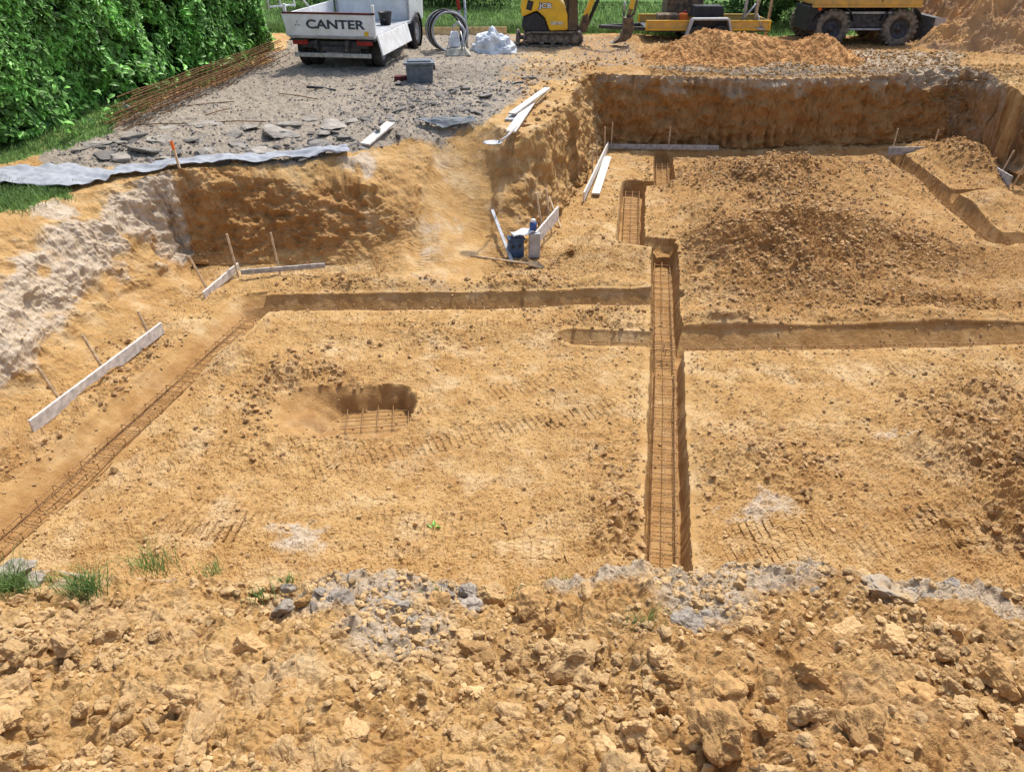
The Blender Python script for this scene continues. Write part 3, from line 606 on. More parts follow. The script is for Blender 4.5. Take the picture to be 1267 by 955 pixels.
# countless small clods: one object
def scatter(name, prob, count, smin, smax, m, label, seed, flat=1., sub=1, powr=2.5, tonef=None, minz=None):
    r = np.random.default_rng(seed); pf = np.clip(prob, 0, None).ravel() * inner.ravel()
    cell = (np.gradient(GX, axis=1) * np.gradient(GY, axis=0)).ravel() * pf; cell = np.clip(cell, 0, None)
    cs = np.cumsum(cell.astype(np.float64)); ii = np.searchsorted(cs, r.random(count) * cs[-1]); ii = np.clip(ii, 0, cell.size - 1)
    base = V[ii].copy(); sz = smin + (smax - smin) * r.random(count) ** powr
    protos = [rock(sub, seed * 31 + k, flat=flat, cuts=8, rough=.2) for k in range(12)]
    nv = len(protos[0][0]); f = protos[0][1]; PV = np.stack([p[0] for p in protos])
    v = PV[r.integers(0, 12, count)]                       # count,nv,3
    an = r.uniform(0, 6.283, count); ti = r.uniform(-.5, .5, count)
    ca, sa = np.cos(an)[:, None], np.sin(an)[:, None]; ct, st = np.cos(ti)[:, None], np.sin(ti)[:, None]
    x, y, z = v[..., 0], v[..., 1], v[..., 2]; y, z = y * ct - z * st, y * st + z * ct; x, y = x * ca - y * sa, x * sa + y * ca
    v = np.stack([x, y, z], -1) * sz[:, None, None] * .5
    v = v + base[:, None, :] + np.array([0, 0, 1])[None, None] * (sz * .18)[:, None, None]
    fa = (f[None] + (np.arange(count) * nv)[:, None, None]).reshape(-1, 3)
    tone = np.repeat(np.clip(r.normal(.5, .22, count), 0, 1), nv)
    o = npmesh(name, v.reshape(-1, 3), fa, m, tone=tone); return tag(o, label, None, None, 'stuff')
cn = np.clip(.5 + .9 * n3(GX, GY, 0 * GX, 2.6, 200), 0, 1)
notr = 1 - sst(.03, .2, K['carve'])
scatter('clay_crumbs', bankm * (GY < 3.0) * (.06 + cn ** 2.2 * 1.5), 16000, .007, .042, 'clods', 'fine clay crumbs over the near bank', 5)
scatter('bank_clods', bankm * (GY < 2.9) * (.05 + cn ** 2), 2300, .024, .075, 'clods', 'fist-sized rounded clay clods over the near bank', 15, sub=3, powr=1.8)
scatter('floor_clods', (.3 * K['fm'] * (.15 + cn) + .4 * steep * pit * (K['wr'] < .35)) * notr * (GY < 18) * (GY > 3.4), 9000, .012, .07, 'clods', 'fine tan clods over the open pit floor', 16, powr=3.)
scatter('trench_crumbs', ((K['td'] > -.02) * (K['td'] < .13) * (.2 + cn) + .12 * (K['td'] < -.02)) * (GY > 3.2) * (GY < 17) * (1 - sst(.05, .3, K['wr'])), 5200, .008, .055, 'clods', 'crumbs of soil fallen along the trench lips', 17, powr=2.2)
scatter('soil_clods', (R_ ** 1.7 * 1.6 * (.2 + cn)) * notr * (GY < 18) * (GY > 3.4), 9000, .014, .12, 'clodsbrown', 'loose brown soil clods on the heaped parts of the pit floor', 6, powr=2.2)
edgeband = gravel * np.clip(1.2 - K['dT'] * 0, 0, 1)
def gmask(bl): 
    a = np.zeros_like(Z)
    for b in bl: a = np.maximum(a, gb(GX, GY, b))
    return a
AS = [blob(520, 128, 70, 26, 1, 1.5), blob(290, 185, 140, 14, .9, 1.35), blob(150, 190, 60, 14, .6, 1.35), blob(640, 100, 60, 14, .5, 1.5), blob(400, 180, 60, 12, .8, 1.35)]
asm = gmask(AS) * upm
scatter('rubble_bits', gravel * (.22 + asm * 1.3) * (GX > -7), 8000, .012, .085, 'asphalts', 'small stones and broken asphalt bits over the grey gravel', 8, flat=.7, powr=2.4)
scatter('rim_clods', (topsoil * (GY > 10) + .2 * upm * (GX > .2) * (GX < 2) * (GY > 11) * (GY < 19)) * (GY < 21), 3500, .02, .14, 'clodsbrown', 'loose clods along the far rim of the pit', 9, powr=2.)
# broken asphalt slabs one can count
nA = 0; used2 = []
pool = [(520, 128, 75, 26, 1.5), (300, 184, 120, 13, 1.35), (160, 190, 60, 12, 1.35), (620, 105, 50, 14, 1.5), (420, 178, 50, 10, 1.35)]
wts = [52, 34, 12, 12, 14]
AL = ['in the rubble patch below the grey crate', 'along the gravel edge right of the orange-tipped stake', 'at the left tip of the gravel above the wide sheet', 'in the rubble between the crate and the pit corner', 'at the gravel edge beside the short pale plank']
while nA < 250:
    bx = random.choices(pool, wts)[0]
    px = random.gauss(bx[0], bx[2] * .55); py = random.gauss(bx[1], bx[3] * .55); p = at(px, py, bx[4])
    i = int(np.clip(np.searchsorted(ys, p.y), 1, nr - 2)); j = int(np.clip(np.searchsorted(sv, p.x / (p.y * .86 + 2.4)), 1, nc - 2))
    if gravel[i, j] < .6: continue
    s = random.choice((.09, .11, .13, .15, .19, .24)) * (1.35 if bx is pool[0] else 1); 
    if any((p.x - a) ** 2 + (p.y - b) ** 2 < ((s + c) * .36) ** 2 for a, b, c in used2): 
        if random.random() < .97: continue
    used2.append((p.x, p.y, s)); nA += 1
    put_clod(p.x, p.y, s, 'asphalt', 'broken dark grey asphalt piece ' + AL[pool.index(bx)], 'broken asphalt pieces along the gravel edge', 'asphalt_piece', 'rubble', sink=.2, sq=.7)
for i, (px, py, wp) in enumerate([(130, 192, 34), (180, 188, 44), (215, 190, 30), (395, 180, 36), (425, 172, 30), (370, 186, 26), (455, 150, 30), (490, 140, 26), (545, 118, 28), (585, 138, 26), (600, 120, 30), (640, 104, 26), (655, 98, 24), (520, 112, 26)]):
    clod_px(px, py, wp, 'asphalt', ['flat asphalt slab near the left tip of the gravel', 'broad asphalt slab left of the orange-tipped stake', 'small asphalt slab just left of the orange-tipped stake', 'asphalt slab left of the short pale plank', 'asphalt slab directly above the end of the sheet', 'small brownish slab touching the sheet', 'slab at the left end of the rubble patch', 'slab low in the rubble patch', 'slab in the middle of the rubble patch', 'slab above the fabric offcut', 'slab at the right end of the rubble patch', 'lower slab between the rubble patch and the pit corner', 'upper slab between the rubble patch and the pit corner', 'slab high in the rubble patch below the crate'][i], 1.35 if px < 430 else 1.45, 'asphalt_chunk', 'larger asphalt slabs in the rubble', cat='rubble', sq=.45).rotation_euler = (random.uniform(-.2, .2), random.uniform(-.2, .2), random.uniform(0, 6))
SP = [(98, 186), (118, 178), (146, 176), (168, 170), (196, 178), (232, 176), (288, 166), (312, 158), (320, 188), (362, 156), (384, 150), (398, 166), (415, 158), (438, 150), (205, 160), (255, 158), (425, 140), (150, 196), (205, 197), (300, 192)]
for i, (px, py) in enumerate(SP):
    clod_px(px + random.uniform(-4, 4), py + random.uniform(-2, 2), random.choice((34, 40, 48, 58)), 'asphaltpale', 'dusty cracked asphalt plate lying flat in the band along the gravel edge', 1.38, 'asphalt_chunk', 'dusty asphalt plates along the gravel edge', cat='rubble', sq=.42).rotation_euler = (random.uniform(-.14, .14), random.uniform(-.14, .14), random.uniform(0, 6))
for px, py, wp, lb in [(258, 188, 46, 'large rounded grey asphalt slab above the orange-tipped stake sheet'), (345, 168, 70, 'widest cracked asphalt slab at the gravel edge above the sheeting'), (300, 180, 40, 'tilted asphalt slab between the two largest slabs')]:
    clod_px(px, py, wp, 'asphaltpale', lb, 1.35, 'asphalt_chunk', cat='rubble', sq=.5).rotation_euler = (.12, -.08, random.uniform(0, 3))

# ------------------------------------------------------------------ spoil heaps
def heap(name, cx, cy, rx, ry, hgt, m, label, seed, px=3.2, prof=None, res=220, base=None, big=0):
    u = np.linspace(-1.15, 1.15, res).astype(np.float32); Xg, Yg = np.meshgrid(cx + u * rx, cy + u * ry)
    un, vn = (Xg - cx) / rx, (Yg - cy) / ry
    wob = fbm(Xg, Yg, 0 * Xg, .8, 3, .5, seed) * .12
    rr = np.sqrt(np.abs(un) ** px + vn ** 2) + wob
    t = 1 - sst(0, 1, rr)
    if prof is not None: t = t * prof(Xg, Yg)
    b = height(Xg, Yg, False) if base is None else base
    Zg = b - .12 + t * (hgt + .12) + sst(.0, .1, t) * (fbm(Xg, Yg, 0 * Xg, 1.6, 5, .6, seed + 3) * .12 * hgt ** .5 + clodf(Xg, Yg, 5, .5, seed) * .6 + clodf(Xg, Yg, 10, .5, seed + 1) * .8 + clodf(Xg, Yg, 21, .6, seed + 2) * .8)
    if big: Zg = Zg + sst(.0, .2, t) * (fbm(Xg, Yg, 0 * Xg, .7, 4, .6, 61) * .22 + clodf(Xg, Yg, 1.6, .6, 3) * .5 + clodf(Xg, Yg, 3, .7, 6) * .8)
    n = res; id_ = np.arange(n * n, dtype=np.int32).reshape(n, n)
    Fg = np.stack([id_[:-1, :-1], id_[:-1, 1:], id_[1:, 1:], id_[1:, :-1]], -1).reshape(-1, 4)
    keep = (t.ravel()[Fg].max(1) > .0)
    o = npmesh(name, np.stack([Xg, Yg, Zg], -1).reshape(-1, 3), Fg[keep], m, smooth=False); return tag(o, label, 'spoil heap')
heap('spoil_heap', 5.75, 19.5, 3.0, 1.5, .52, 'orangesoil', 'long low orange heap of loose soil behind the far pit wall', 11, px=5.0, prof=lambda x, y: 1 + .16 * np.sin((x - 4.1) * 1.9), res=360)
heap('spoil_heap', 16.3, 24.6, 5.6, 5.6, 3.3, 'brownsoil', 'tall brown and orange spoil heap right of the wheeled excavator', 14, px=2.4, res=520, base=1.2, big=1)


# ------------------------------------------------------------------ rebar cages in the trenches
def place_along(ax, ay, bx, by):
    return math.hypot(bx - ax, by - ay), math.atan2(by - ay, bx - ax)
def rebar_cage(a, b, width, label, zb, n=3, pitch=.2, hh=.08):
    L, an = place_along(*a, *b)
    rt = empty('rebar_cage', (a[0], a[1], zb), an, label, 'rebar cage', 'rebar cages laid in the foundation trenches')
    barm = None
    ob = MB(); pts = [(L * k / 12, 0, random.uniform(-.008, .008)) for k in range(13)]; ob.tube(pts, .0055, 6); proto = ob.build('bar', 'rustfresh', rt)
    first = True
    for lay in (0, 1):
        for k in range(n):
            yy = -width / 2 + width * k / (n - 1)
            if lay == 0 and 0 < k < n - 1: continue
            o = proto if first else proto.copy()
            if not first: C.objects.link(o); o.parent = rt
            first = False; o.location = (0, yy, .04 + lay * hh); o.rotation_euler = (random.uniform(0, 6), 0, 0)
    ob = MB(); w2 = width / 2 + .01; c = [(0, -w2, .03), (0, w2, .03), (0, w2, .05 + hh), (0, -w2, .05 + hh)]; ob.tube(c, .005, 5, closed=True); st = ob.build('stirrup', 'rustfresh', rt)
    N = min(90, int(L / pitch))
    for k in range(N):
        o = st if k == 0 else st.copy()
        if k: C.objects.link(o); o.parent = rt
        o.location = ((k + .5) * L / N + random.uniform(-.02, .02), 0, 0); o.rotation_euler = (0, random.uniform(-.08, .08), random.uniform(-.06, .06))
    return rt
def tz(d): return -min(d, .27) + .01
rebar_cage((1.0, 3.1), (1.83, 7.8), .22, 'rebar cage in the near stretch of the straight middle trench', tz(.27))
rebar_cage((1.83, 7.85), (2.34, 11.1), .22, 'rebar cage in the middle trench beyond the crossing', tz(.27))
rebar_cage((1.86, 11.2), (2.33, 14.45), .26, 'rebar cage in the wide offset slot right of the two long boards', tz(.27))
rebar_cage((2.89, 14.25), (3.25, 16.55), .24, 'rebar cage in the short farthest slot by the back board', tz(.27))
rebar_cage((-3.3, 9.16), (1.95, 9.34), .22, 'rebar cage in the cross trench along the foot of the ramp', tz(.27))
rebar_cage((.85, 8.2), (2.0, 8.12), .14, 'short rebar cage in the stub trench left of the crossing', tz(.2))
rebar_cage((2.1, 8.09), (9.5, 8.38), .24, 'long rebar cage in the right-hand cross trench', tz(.27))
rebar_cage((-3.46, 9.0), (-4.62, 3.6), .18, 'rebar cage in the slanting trench beside the left wall', -.205, hh=.05)
rebar_cage((8.13, 16.4), (7.75, 11.7), .2, 'rebar cage in the slanting trench at the far right', tz(.27))
# mat in the footing hole
hc = P(465, 508, -.22)
rt = empty('rebar_mat', (hc[0] + .12, hc[1] + .0, -.25), .12, 'square rusty rebar mat in the bottom of the round footing hole', 'rebar mat')
b1 = MB().tube([(-.48, 0, 0), (.45, 0, 0)], .0045, 6).build('bar', 'rustfresh', rt); b2 = MB().tube([(0, -.36, .012), (0, .40, .012)], .0045, 6).build('bar', 'rustfresh', rt)
for k in range(6):
    for b0, st, horiz in ((b1, -.33 + k * .14, True), (b2, -.42 + k * .165, False)):
        for lay in (0, .05):
            o = b0 if (k == 0 and lay == 0) else b0.copy()
            if not (k == 0 and lay == 0): C.objects.link(o); o.parent = rt
            o.location = (0, st, lay) if horiz else (st, 0, lay)

# ------------------------------------------------------------------ profile boards with stakes
def board_thing(a, b, za, zb, h, stakes, label, m='wood', th=.027, nick=False, name='profile_board', slen=.75, group='profile boards around the foundation', side=1):
    """a, b ends in plan; stakes: list of (fraction, top lean along, top lean across, length)"""
    L, an = place_along(*a, *b)
    rt = empty(name, (a[0], a[1], za), an, label, 'profile board', group)
    ob = MB(); tilt = math.atan2(zb - za, L)
    K_ = 24; top = []; bot = []
    for k in range(K_ + 1):
        x = L * k / K_; z = math.tan(tilt) * x; e = 0
        if nick and .25 < k / K_ < .62: e = .03 + .03 * random.random()
        bot.append((x, z - h * .5 + e)); top.append((x, z + h * .5 + random.uniform(-.002, .002)))
    ob.prism(bot + top[::-1], -th / 2, th / 2); ob.build('board', m, rt, bevel=.003)
    for fr, l1, l2, ln_ in stakes:
        x = L * fr; z = math.tan(tilt) * x; s = MB(); yy = side * (th / 2 + .016)
        s.bar((x, yy, z - .35), (x + l1, yy + side * l2, z + ln_), .026, .026, up=(1, 0, 0)); s.build('stake', 'stake', rt, bevel=.003)
    return rt
def bpx(a, b, z=0): return P(a[0], a[1], z), P(b[0], b[1], z)
a, b = bpx((40, 532), (202, 410), .05); board_thing(a, b, .09, .10, .15, [(.25, -.10, .12, .42), (.56, -.08, .14, .42), (.93, -.02, .10, .30)], 'long white board with three stakes along the foot of the left wall', nick=True)
a, b = bpx((253, 370), (297, 340), .0); board_thing(a, b, .05, .13, .11, [(.3, -.18, .12, .5)], 'short board leading to the corner at the left niche with one leaning stake')
a, b = bpx((299, 341), (403, 334), .08); board_thing(a, b, .13, .15, .07, [(-.03, -.08, .12, .52), (.46, -.06, .1, .5)], 'thin board with two stakes in front of the left niche', m='wood_grey')
a, b = bpx((752, 184), (889, 186), .05); board_thing(a, b, .10, .10, .10, [(.03, .0, .02, .5), (.55, .0, .03, .42)], 'long grey board along the foot of the far wall', m='wood_grey')
a, b = bpx((1098, 190), (1175, 189), .05); board_thing(a, b, .10, .10, .16, [(.07, .04, .05, .45), (.72, .04, .05, .42)], 'grey board with stakes near the far right corner', m='wood_grey')
a, b = bpx((1230, 215), (1250, 227), .12); board_thing(a, b, .16, .16, .18, [(.1, .10, .1, .45), (.95, .12, .1, .5)], 'grey board with two leaning stakes under the dark right wall', m='wood_grey')
# flat boards leaning at the right pit corner
def plank(a, b, w, th, label, m='wood', name='plank', group=None, roll=0., cat='plank'):
    a = Vector(a); b = Vector(b); d = b - a; L = d.length
    o = MB().box((0, 0, 0), (w, L, th)).build(name, m, None, bevel=.003)
    q = d.to_track_quat('Y', 'Z'); o.rotation_mode = 'QUATERNION'; o.rotation_quaternion = q @ Euler((0, roll, 0)).to_quaternion(); o.location = (a + b) / 2
    return tag(o, label, cat, group)
a, b = bpx((722, 248), (752, 184), .08)
board_thing(a, b, .14, .14, .17, [(.42, .0, .05, .42), (.6, .0, .05, .45), (.93, .0, .03, .45)], 'long white board beside the right pit wall with three stakes', side=1)
plank((*P(737, 240, .05), .05), (*P(752, 195, .05), .06), .15, .03, 'white plank lying against the long white board at the pit corner', group=None)
# middle group with tools
a, b = bpx((660, 310), (690, 278), .1); board_thing(a, b, .24, .30, .22, [(.55, -.02, .16, .5), (.85, -.04, .12, .45)], 'white board with two stakes beside the blue tool case', side=1)
plank((*P(694, 283, .02), .03), (*P(670, 240, .35), .62), .03, .03, 'loose stake propped against the pit bank by the blue tool case', 'stake', 'wooden_stake', cat='stake')
p = at(661, 318); rt = tag(MB().box((0, 0, .19), (.17, .09, .38)).build('hollow_block', 'litgrey', None, bevel=.01), 'pale grey block standing upright beside the blue tool case', 'block'); rt.location = p; rt.rotation_euler = (0, 0, .1)
# tool case
p = at(638, 318)
rt = empty('tool_case', p, .2, 'dark blue plastic tool case below the white papers', 'tool case')
MB().box((0, 0, .14), (.24, .15, .28), taper=.95).build('body', 'bluetool', rt, bevel=.02)
MB().box((0, 0, .30), (.26, .17, .04)).build('lid', 'bluetool', rt, bevel=.01)
MB().tube([(-.06, 0, .31), (-.06, 0, .36), (.06, 0, .36), (.06, 0, .31)], .008, 8).build('handle', 'black', rt)
MB().box((-.05, -.078, .2), (.03, .012, .05)).build('latch', 'black', rt, bevel=.002); MB().box((.05, -.078, .2), (.03, .012, .05)).build('latch', 'black', rt, bevel=.002)
o = MB(); nS = 8
for i in range(nS):
    for j in range(5):
        o.v.append((i * .045 - .16, j * .05 - .1, .018 * math.sin(i * 1.1 + j * .7) + .004 * i))
for i in range(nS - 1):
    for j in range(4): o.f.append((i * 5 + j, i * 5 + j + 1, i * 5 + j + 6, i * 5 + j + 5))
o = tag(o.build('plan_sheet', 'paper', None, smooth=True), 'crumpled white plan sheets lying on top of the blue tool case', 'paper'); o.location = p + Vector((.09, 0, .375)); o.rotation_euler = (0, 0, .35)
sm = o.modifiers.new('thick', 'SOLIDIFY'); sm.thickness = .006
# laser level
p2 = p + Vector((.26, .05, .40))
rt = empty('laser_level', p2, .3, 'small blue surveying instrument on the end of the white board', 'laser level')
MB().lathe([(.05, 0), (.055, .01), (.055, .10), (.045, .13)], 20).build('body', 'bluetool2', rt, smooth=True)
MB().lathe([(.03, .13), (.035, .14), (.035, .17), (.02, .18)], 20).build('head', 'paper', rt, smooth=True)
MB().tube([(.05, 0, .03), (.085, 0, .04), (.085, 0, .11), (.05, 0, .12)], .008, 8).build('handle', 'black', rt)
# straightedge leaning, rake
plank((*P(634, 325, .02), .02), (*P(609, 272, .3), .46), .05, .028, 'pale metal straightedge leaning on the bank beside the blue tool case', 'litgrey', 'straightedge', cat='straightedge')
rt = empty('shovel', (0, 0, 0), 0, 'wooden-handled shovel lying in front of the blue tool case', 'shovel')
s0 = Vector((*P(583, 318, .06), .08)); s1 = Vector((*P(654, 328, .04), .06))
MB().tube([s0, s1], .014, 10).build('handle', 'stake', rt, smooth=True)
dr = (s1 - s0).normalized(); sdv = Vector((-dr.y, dr.x, 0)); bl = MB()
for i in range(6):
    for j in range(7):
        u = i / 5; v = (j / 6 - .5) * 2; wd = .085 * (1 if u < .6 else 1 - (u - .6) * 1.1)
        bl.v.append(tuple(s1 + dr * (u * .25 - .02) + sdv * (v * wd) + Vector((0, 0, .03 * v * v - .01 - .04 * u))))
for i in range(5):
    for j in range(6): bl.f.append((i * 7 + j, i * 7 + j + 1, i * 7 + j + 8, i * 7 + j + 7))
q = bl.build('blade', 'bucketsteel', rt, smooth=True); sm = q.modifiers.new('t', 'SOLIDIFY'); sm.thickness = .004
# planks and shovel on top of the ramp spur
g = 'planks left on the spur at the top of the ramp'
def Gp(px, py, z, dz): 
    v = at(px, py, z); return (v.x, v.y, v.z + dz)
plank(Gp(632, 168, 1.4, .06), Gp(657, 133, 1.45, .09), .16, .03, 'widest pale plank sloping down the spur at the ramp top', group=g)
plank(Gp(633, 150, 1.4, .12), Gp(677, 119, 1.45, .14), .12, .03, 'upper pale plank lying across the others at the ramp top', group=g)
plank(Gp(630, 152, 1.4, .04), Gp(646, 136, 1.45, .05), .16, .03, 'grey plank hidden under the upper plank at the ramp top', 'wood_grey', group=g)
plank(Gp(662, 133, 1.4, .06), Gp(679, 120, 1.45, .11), .04, .03, 'narrow yellowish batten right of the planks at the ramp top', 'pine', 'batten', group=None, cat='batten')
p = at(614, 182, 1.3)
rt = empty('shovel', (p.x, p.y, p.z + .05), 0, 'grey steel shovel lying below the planks on the ramp spur', 'shovel')
bl = MB(); 
bl.lathe([(.001, .0), (.08, .004), (.125, .02), (.13, .028), (.08, .012), (.001, .008)], 20, Matrix.Translation((-.05, -.03, 0)) @ Matrix.Diagonal((1.15, .95, 1, 1)))
bl.build('blade', 'steel', rt, smooth=True)
MB().tube([(.04, 0, .02), (.16, .22, .05), (.30, .62, .10)], [.016, .02, .018], 10).build('handle', 'wood_grey', rt, smooth=True)
# plank over the gravel edge
plank(Gp(452, 183, 1.35, .05), Gp(484, 160, 1.4, .10), .17, .03, 'short pale plank lying at the gravel edge with a dark stone on it')
p = at(468, 170, 1.38); o = put_clod(p.x, p.y, .17, 'asphalt', 'dark flat stone lying on the short pale plank', None, 'dark_stone', 'stone'); o.location.z = p.z + .13
p = at(492, 164, 1.4); o = put_clod(p.x, p.y, .2, 'asphalt', 'dark flat stone beside the right end of the short pale plank', None, 'dark_stone', 'stone')
# orange tipped stake
p = at(224, 212, 1.26)
rt = empty('marker_stake', p, 0, 'wooden marker stake with a bright orange tip at the rim above the niche', 'stake')
MB().bar((0, 0, -.1), (-.04, .02, .30), .035, .03, up=(1, 0, 0)).build('post', 'stake', rt, bevel=.004)
MB().bar((-.04, .02, .30), (-.055, .027, .42), .04, .035, up=(1, 0, 0)).build('tip', 'orange', rt, bevel=.006)

# ------------------------------------------------------------------ geotextile sheet along the rim
def ribbon(name, left, right, m, label, cat, seed=3, nu=160, nvv=18, lift=.03):
    def samp(pl, t):
        s = t * (len(pl) - 1); i = min(int(s), len(pl) - 2); f = s - i; return [pl[i][k] * (1 - f) + pl[i + 1][k] * f for k in (0, 1)]
    V_, F_ = [], []
    for i in range(nu):
        t = i / (nu - 1); A = samp(left, t); B = samp(right, t)
        for j in range(nvv):
            f = j / (nvv - 1); x = A[0] * (1 - f) + B[0] * f; y = A[1] * (1 - f) + B[1] * f
            V_.append((x, y, 0))
    V_ = np.array(V_, np.float32); zz = np.array([G(a, b) for a, b, _ in V_])
    V_[:, 2] = zz + lift + + .015 + .022 * fbm(V_[:, 0], V_[:, 1], 0 * V_[:, 0], 5, 3, .6, seed) + .035 * ridg(V_[:, 0] * .6 + V_[:, 1], V_[:, 1] * 1.4, 0 * V_[:, 0], 3, 2, seed)
    id_ = np.arange(nu * nvv).reshape(nu, nvv); F_ = np.stack([id_[:-1, :-1], id_[1:, :-1], id_[1:, 1:], id_[:-1, 1:]], -1).reshape(-1, 4)
    o = npmesh(name, V_, F_, m, smooth=True); sm = o.modifiers.new('t', 'SOLIDIFY'); sm.thickness = .006
    return tag(o, label, cat)
ribbon('geotextile_sheet', pp([(-40, 220, 1.38), (30, 213, 1.36), (85, 205, 1.35), (140, 211, 1.3), (225, 203, 1.27), (330, 196, 1.25), (400, 190, 1.27), (430, 186, 1.3)]),
       pp([(-40, 238, 1.36), (30, 234, 1.33), (85, 236, 1.3), (150, 220, 1.27), (225, 212, 1.25), (330, 204, 1.24), (400, 197, 1.26), (434, 194, 1.29)]), 'bluetarp', 'pale blue grey geotextile sheet lying along the left rim of the pit', 'geotextile')
ribbon('geotextile_offcut', pp([(515, 152, 1.45), (545, 151, 1.45), (585, 149.5, 1.45)]), pp([(518, 154, 1.45), (548, 156, 1.44), (590, 151.5, 1.44)]), 'midgrey', 'grey fabric offcut sticking out of the rubble at the ramp top', 'geotextile', seed=6, nu=24, lift=.05)

# ------------------------------------------------------------------ hedge
def leaves(cent, nrm, size, seed, curl=.25):
    r = np.random.default_rng(seed); n = len(cent)
    d = nrm + r.normal(0, .55, (n, 3)); d /= np.linalg.norm(d, axis=1)[:, None]
    up_ = np.array([0, 0, 1.]) + r.normal(0, .7, (n, 3)); a = np.cross(d, up_); a /= np.linalg.norm(a, axis=1)[:, None] + 1e-6; b = np.cross(a, d)
    L = size * r.uniform(.7, 1.25, n); W = L * r.uniform(.36, .48, n)
    th = r.uniform(0, 6.283, n); ax = a * np.cos(th)[:, None] + b * np.sin(th)[:, None]; bx = np.cross(d, ax)
    L_ = L[:, None]; W_ = W[:, None]; c_ = d * (L * curl)[:, None]
    v = np.stack([cent - ax * L_ * .5 - c_ * .5, cent - ax * L_ * .1 + bx * W_ * .5 + c_ * .2, cent + ax * L_ * .5 - c_ * .6, cent - ax * L_ * .1 - bx * W_ * .5 + c_ * .2, cent - ax * L_ * .05 - c_ * .1, cent + ax * L_ * .3 + bx * W_ * .36 + c_ * .05, cent + ax * L_ * .3 - bx * W_ * .36 + c_ * .05], 1)
    f = np.array([[0, 4, 1, 1], [0, 3, 4, 4], [4, 2, 5, 1], [4, 3, 6, 2]])
    f = np.array([[0, 4, 1], [0, 3, 4], [4, 5, 1], [4, 2, 5], [4, 3, 6], [4, 6, 2]])
    F_ = (f[None] + (np.arange(n) * 7)[:, None, None]).reshape(-1, 3)
    return v.reshape(-1, 3), F_, r
hx0, hy0 = -8.0, 9.2; hx1, hy1 = -6.15, 20.6; hL = math.hypot(hx1 - hx0, hy1 - hy0); hu = np.array([(hx1 - hx0) / hL, (hy1 - hy0) / hL, 0]); hn = np.array([hu[1], -hu[0], 0])
hedge = empty('hedge', (hx0 - .9, hy0 + 5, 1.4), 0, 'tall clipped laurel hedge with glossy green leaves behind the rebar cages', 'hedge')
hedge.location = (0, 0, 0)
N_ = 70000; r = np.random.default_rng(21)
s_ = r.uniform(0, 1, N_) * hL; zz = r.uniform(.12, 3.3, N_); dep = -r.exponential(.16, N_)
bulge = fbm(s_, zz, 0 * s_, .9, 3, .6, 5) * .17 + .10 * np.sin(zz * 1.1) + .04
isend = r.random(N_) < .12; istop = r.random(N_) < .1
cent = np.array([hx0, hy0, 1.40])[None] + hu[None] * s_[:, None] + hn[None] * (dep + bulge)[:, None] + np.array([0, 0, 1.])[None] * zz[:, None]
nrm = np.tile(hn + np.array([0, .1, 1.0]), (N_, 1))
e = np.where(isend)[0]; w_ = r.uniform(0, 1.5, len(e)); eb = fbm(w_, zz[e], 0 * w_, 1.1, 3, .6, 8) * .16
cent[e] = np.array([hx1, hy1, 1.40])[None] + hu[None] * (dep[e] + eb + .1)[:, None] - hn[None] * w_[:, None] + np.array([0, 0, 1.])[None] * zz[e][:, None]; nrm[e] = hu + np.array([0, 0, .3])
gapn = fbm(s_, zz, 0 * s_, 3.2, 2, .5, 55)
keep = gapn > -.42
cent = cent[keep]; nrm = nrm[keep]
ns = 700; ss = r.uniform(.25, .95, ns) * hL; sp_ = np.array([hx0, hy0, 1.40])[None] + hu[None] * ss[:, None] + hn[None] * r.uniform(.1, .75, ns)[:, None] + np.array([0, 0, 1.])[None] * r.uniform(.1, .9, ns)[:, None] ** 1.2
kk = n3(sp_[:, 0], sp_[:, 1], sp_[:, 2], 2.2, 9) > .1; cent = np.concatenate([cent, sp_[kk]]); nrm = np.concatenate([nrm, np.tile(hn + np.array([0, 0, .8]), (int(kk.sum()), 1))])
v, f, r2 = leaves(cent, nrm, .17, 3)
tone = np.clip(.35 + .35 * fbm(cent[:, 0], cent[:, 1], cent[:, 2], 3, 2, .5, 77) + r2.normal(0, .18, len(cent)) + .4 * (r2.random(len(cent)) < .12), 0, 1)
M['leaf'].node_tree.nodes['Map Range.001'].inputs[3].default_value = .6; M['leaf'].node_tree.nodes['Map Range.001'].inputs[4].default_value = 2.6
npmesh('leaves', v, f, 'leaf', tone=np.repeat(tone, 7), parent=hedge)
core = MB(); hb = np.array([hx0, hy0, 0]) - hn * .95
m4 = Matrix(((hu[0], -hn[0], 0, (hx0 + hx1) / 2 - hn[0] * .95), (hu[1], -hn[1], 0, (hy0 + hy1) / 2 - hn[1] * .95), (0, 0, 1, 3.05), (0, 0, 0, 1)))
core.box((0, 0, 0), (hL - .5, 1.15, 3.1)); co_ = core.build('shade_core', 'hedgecore', hedge); co_.data.transform(m4)  # near-black box, the hedge's inner shade put in as colour
tk = MB()
for k in range(26):
    q = np.array([hx0, hy0, 1.35]) + hu * (k + .5) / 26 * hL - hn * random.uniform(.25, .5)
    tk.tube([q, q + np.array([random.uniform(-.1, .1), random.uniform(-.1, .1), .5]), q + np.array([random.uniform(-.2, .3), random.uniform(-.2, .2), 1.2])], [.025, .02, .01], 6)
tk.build('stems', 'bark', hedge, smooth=True)

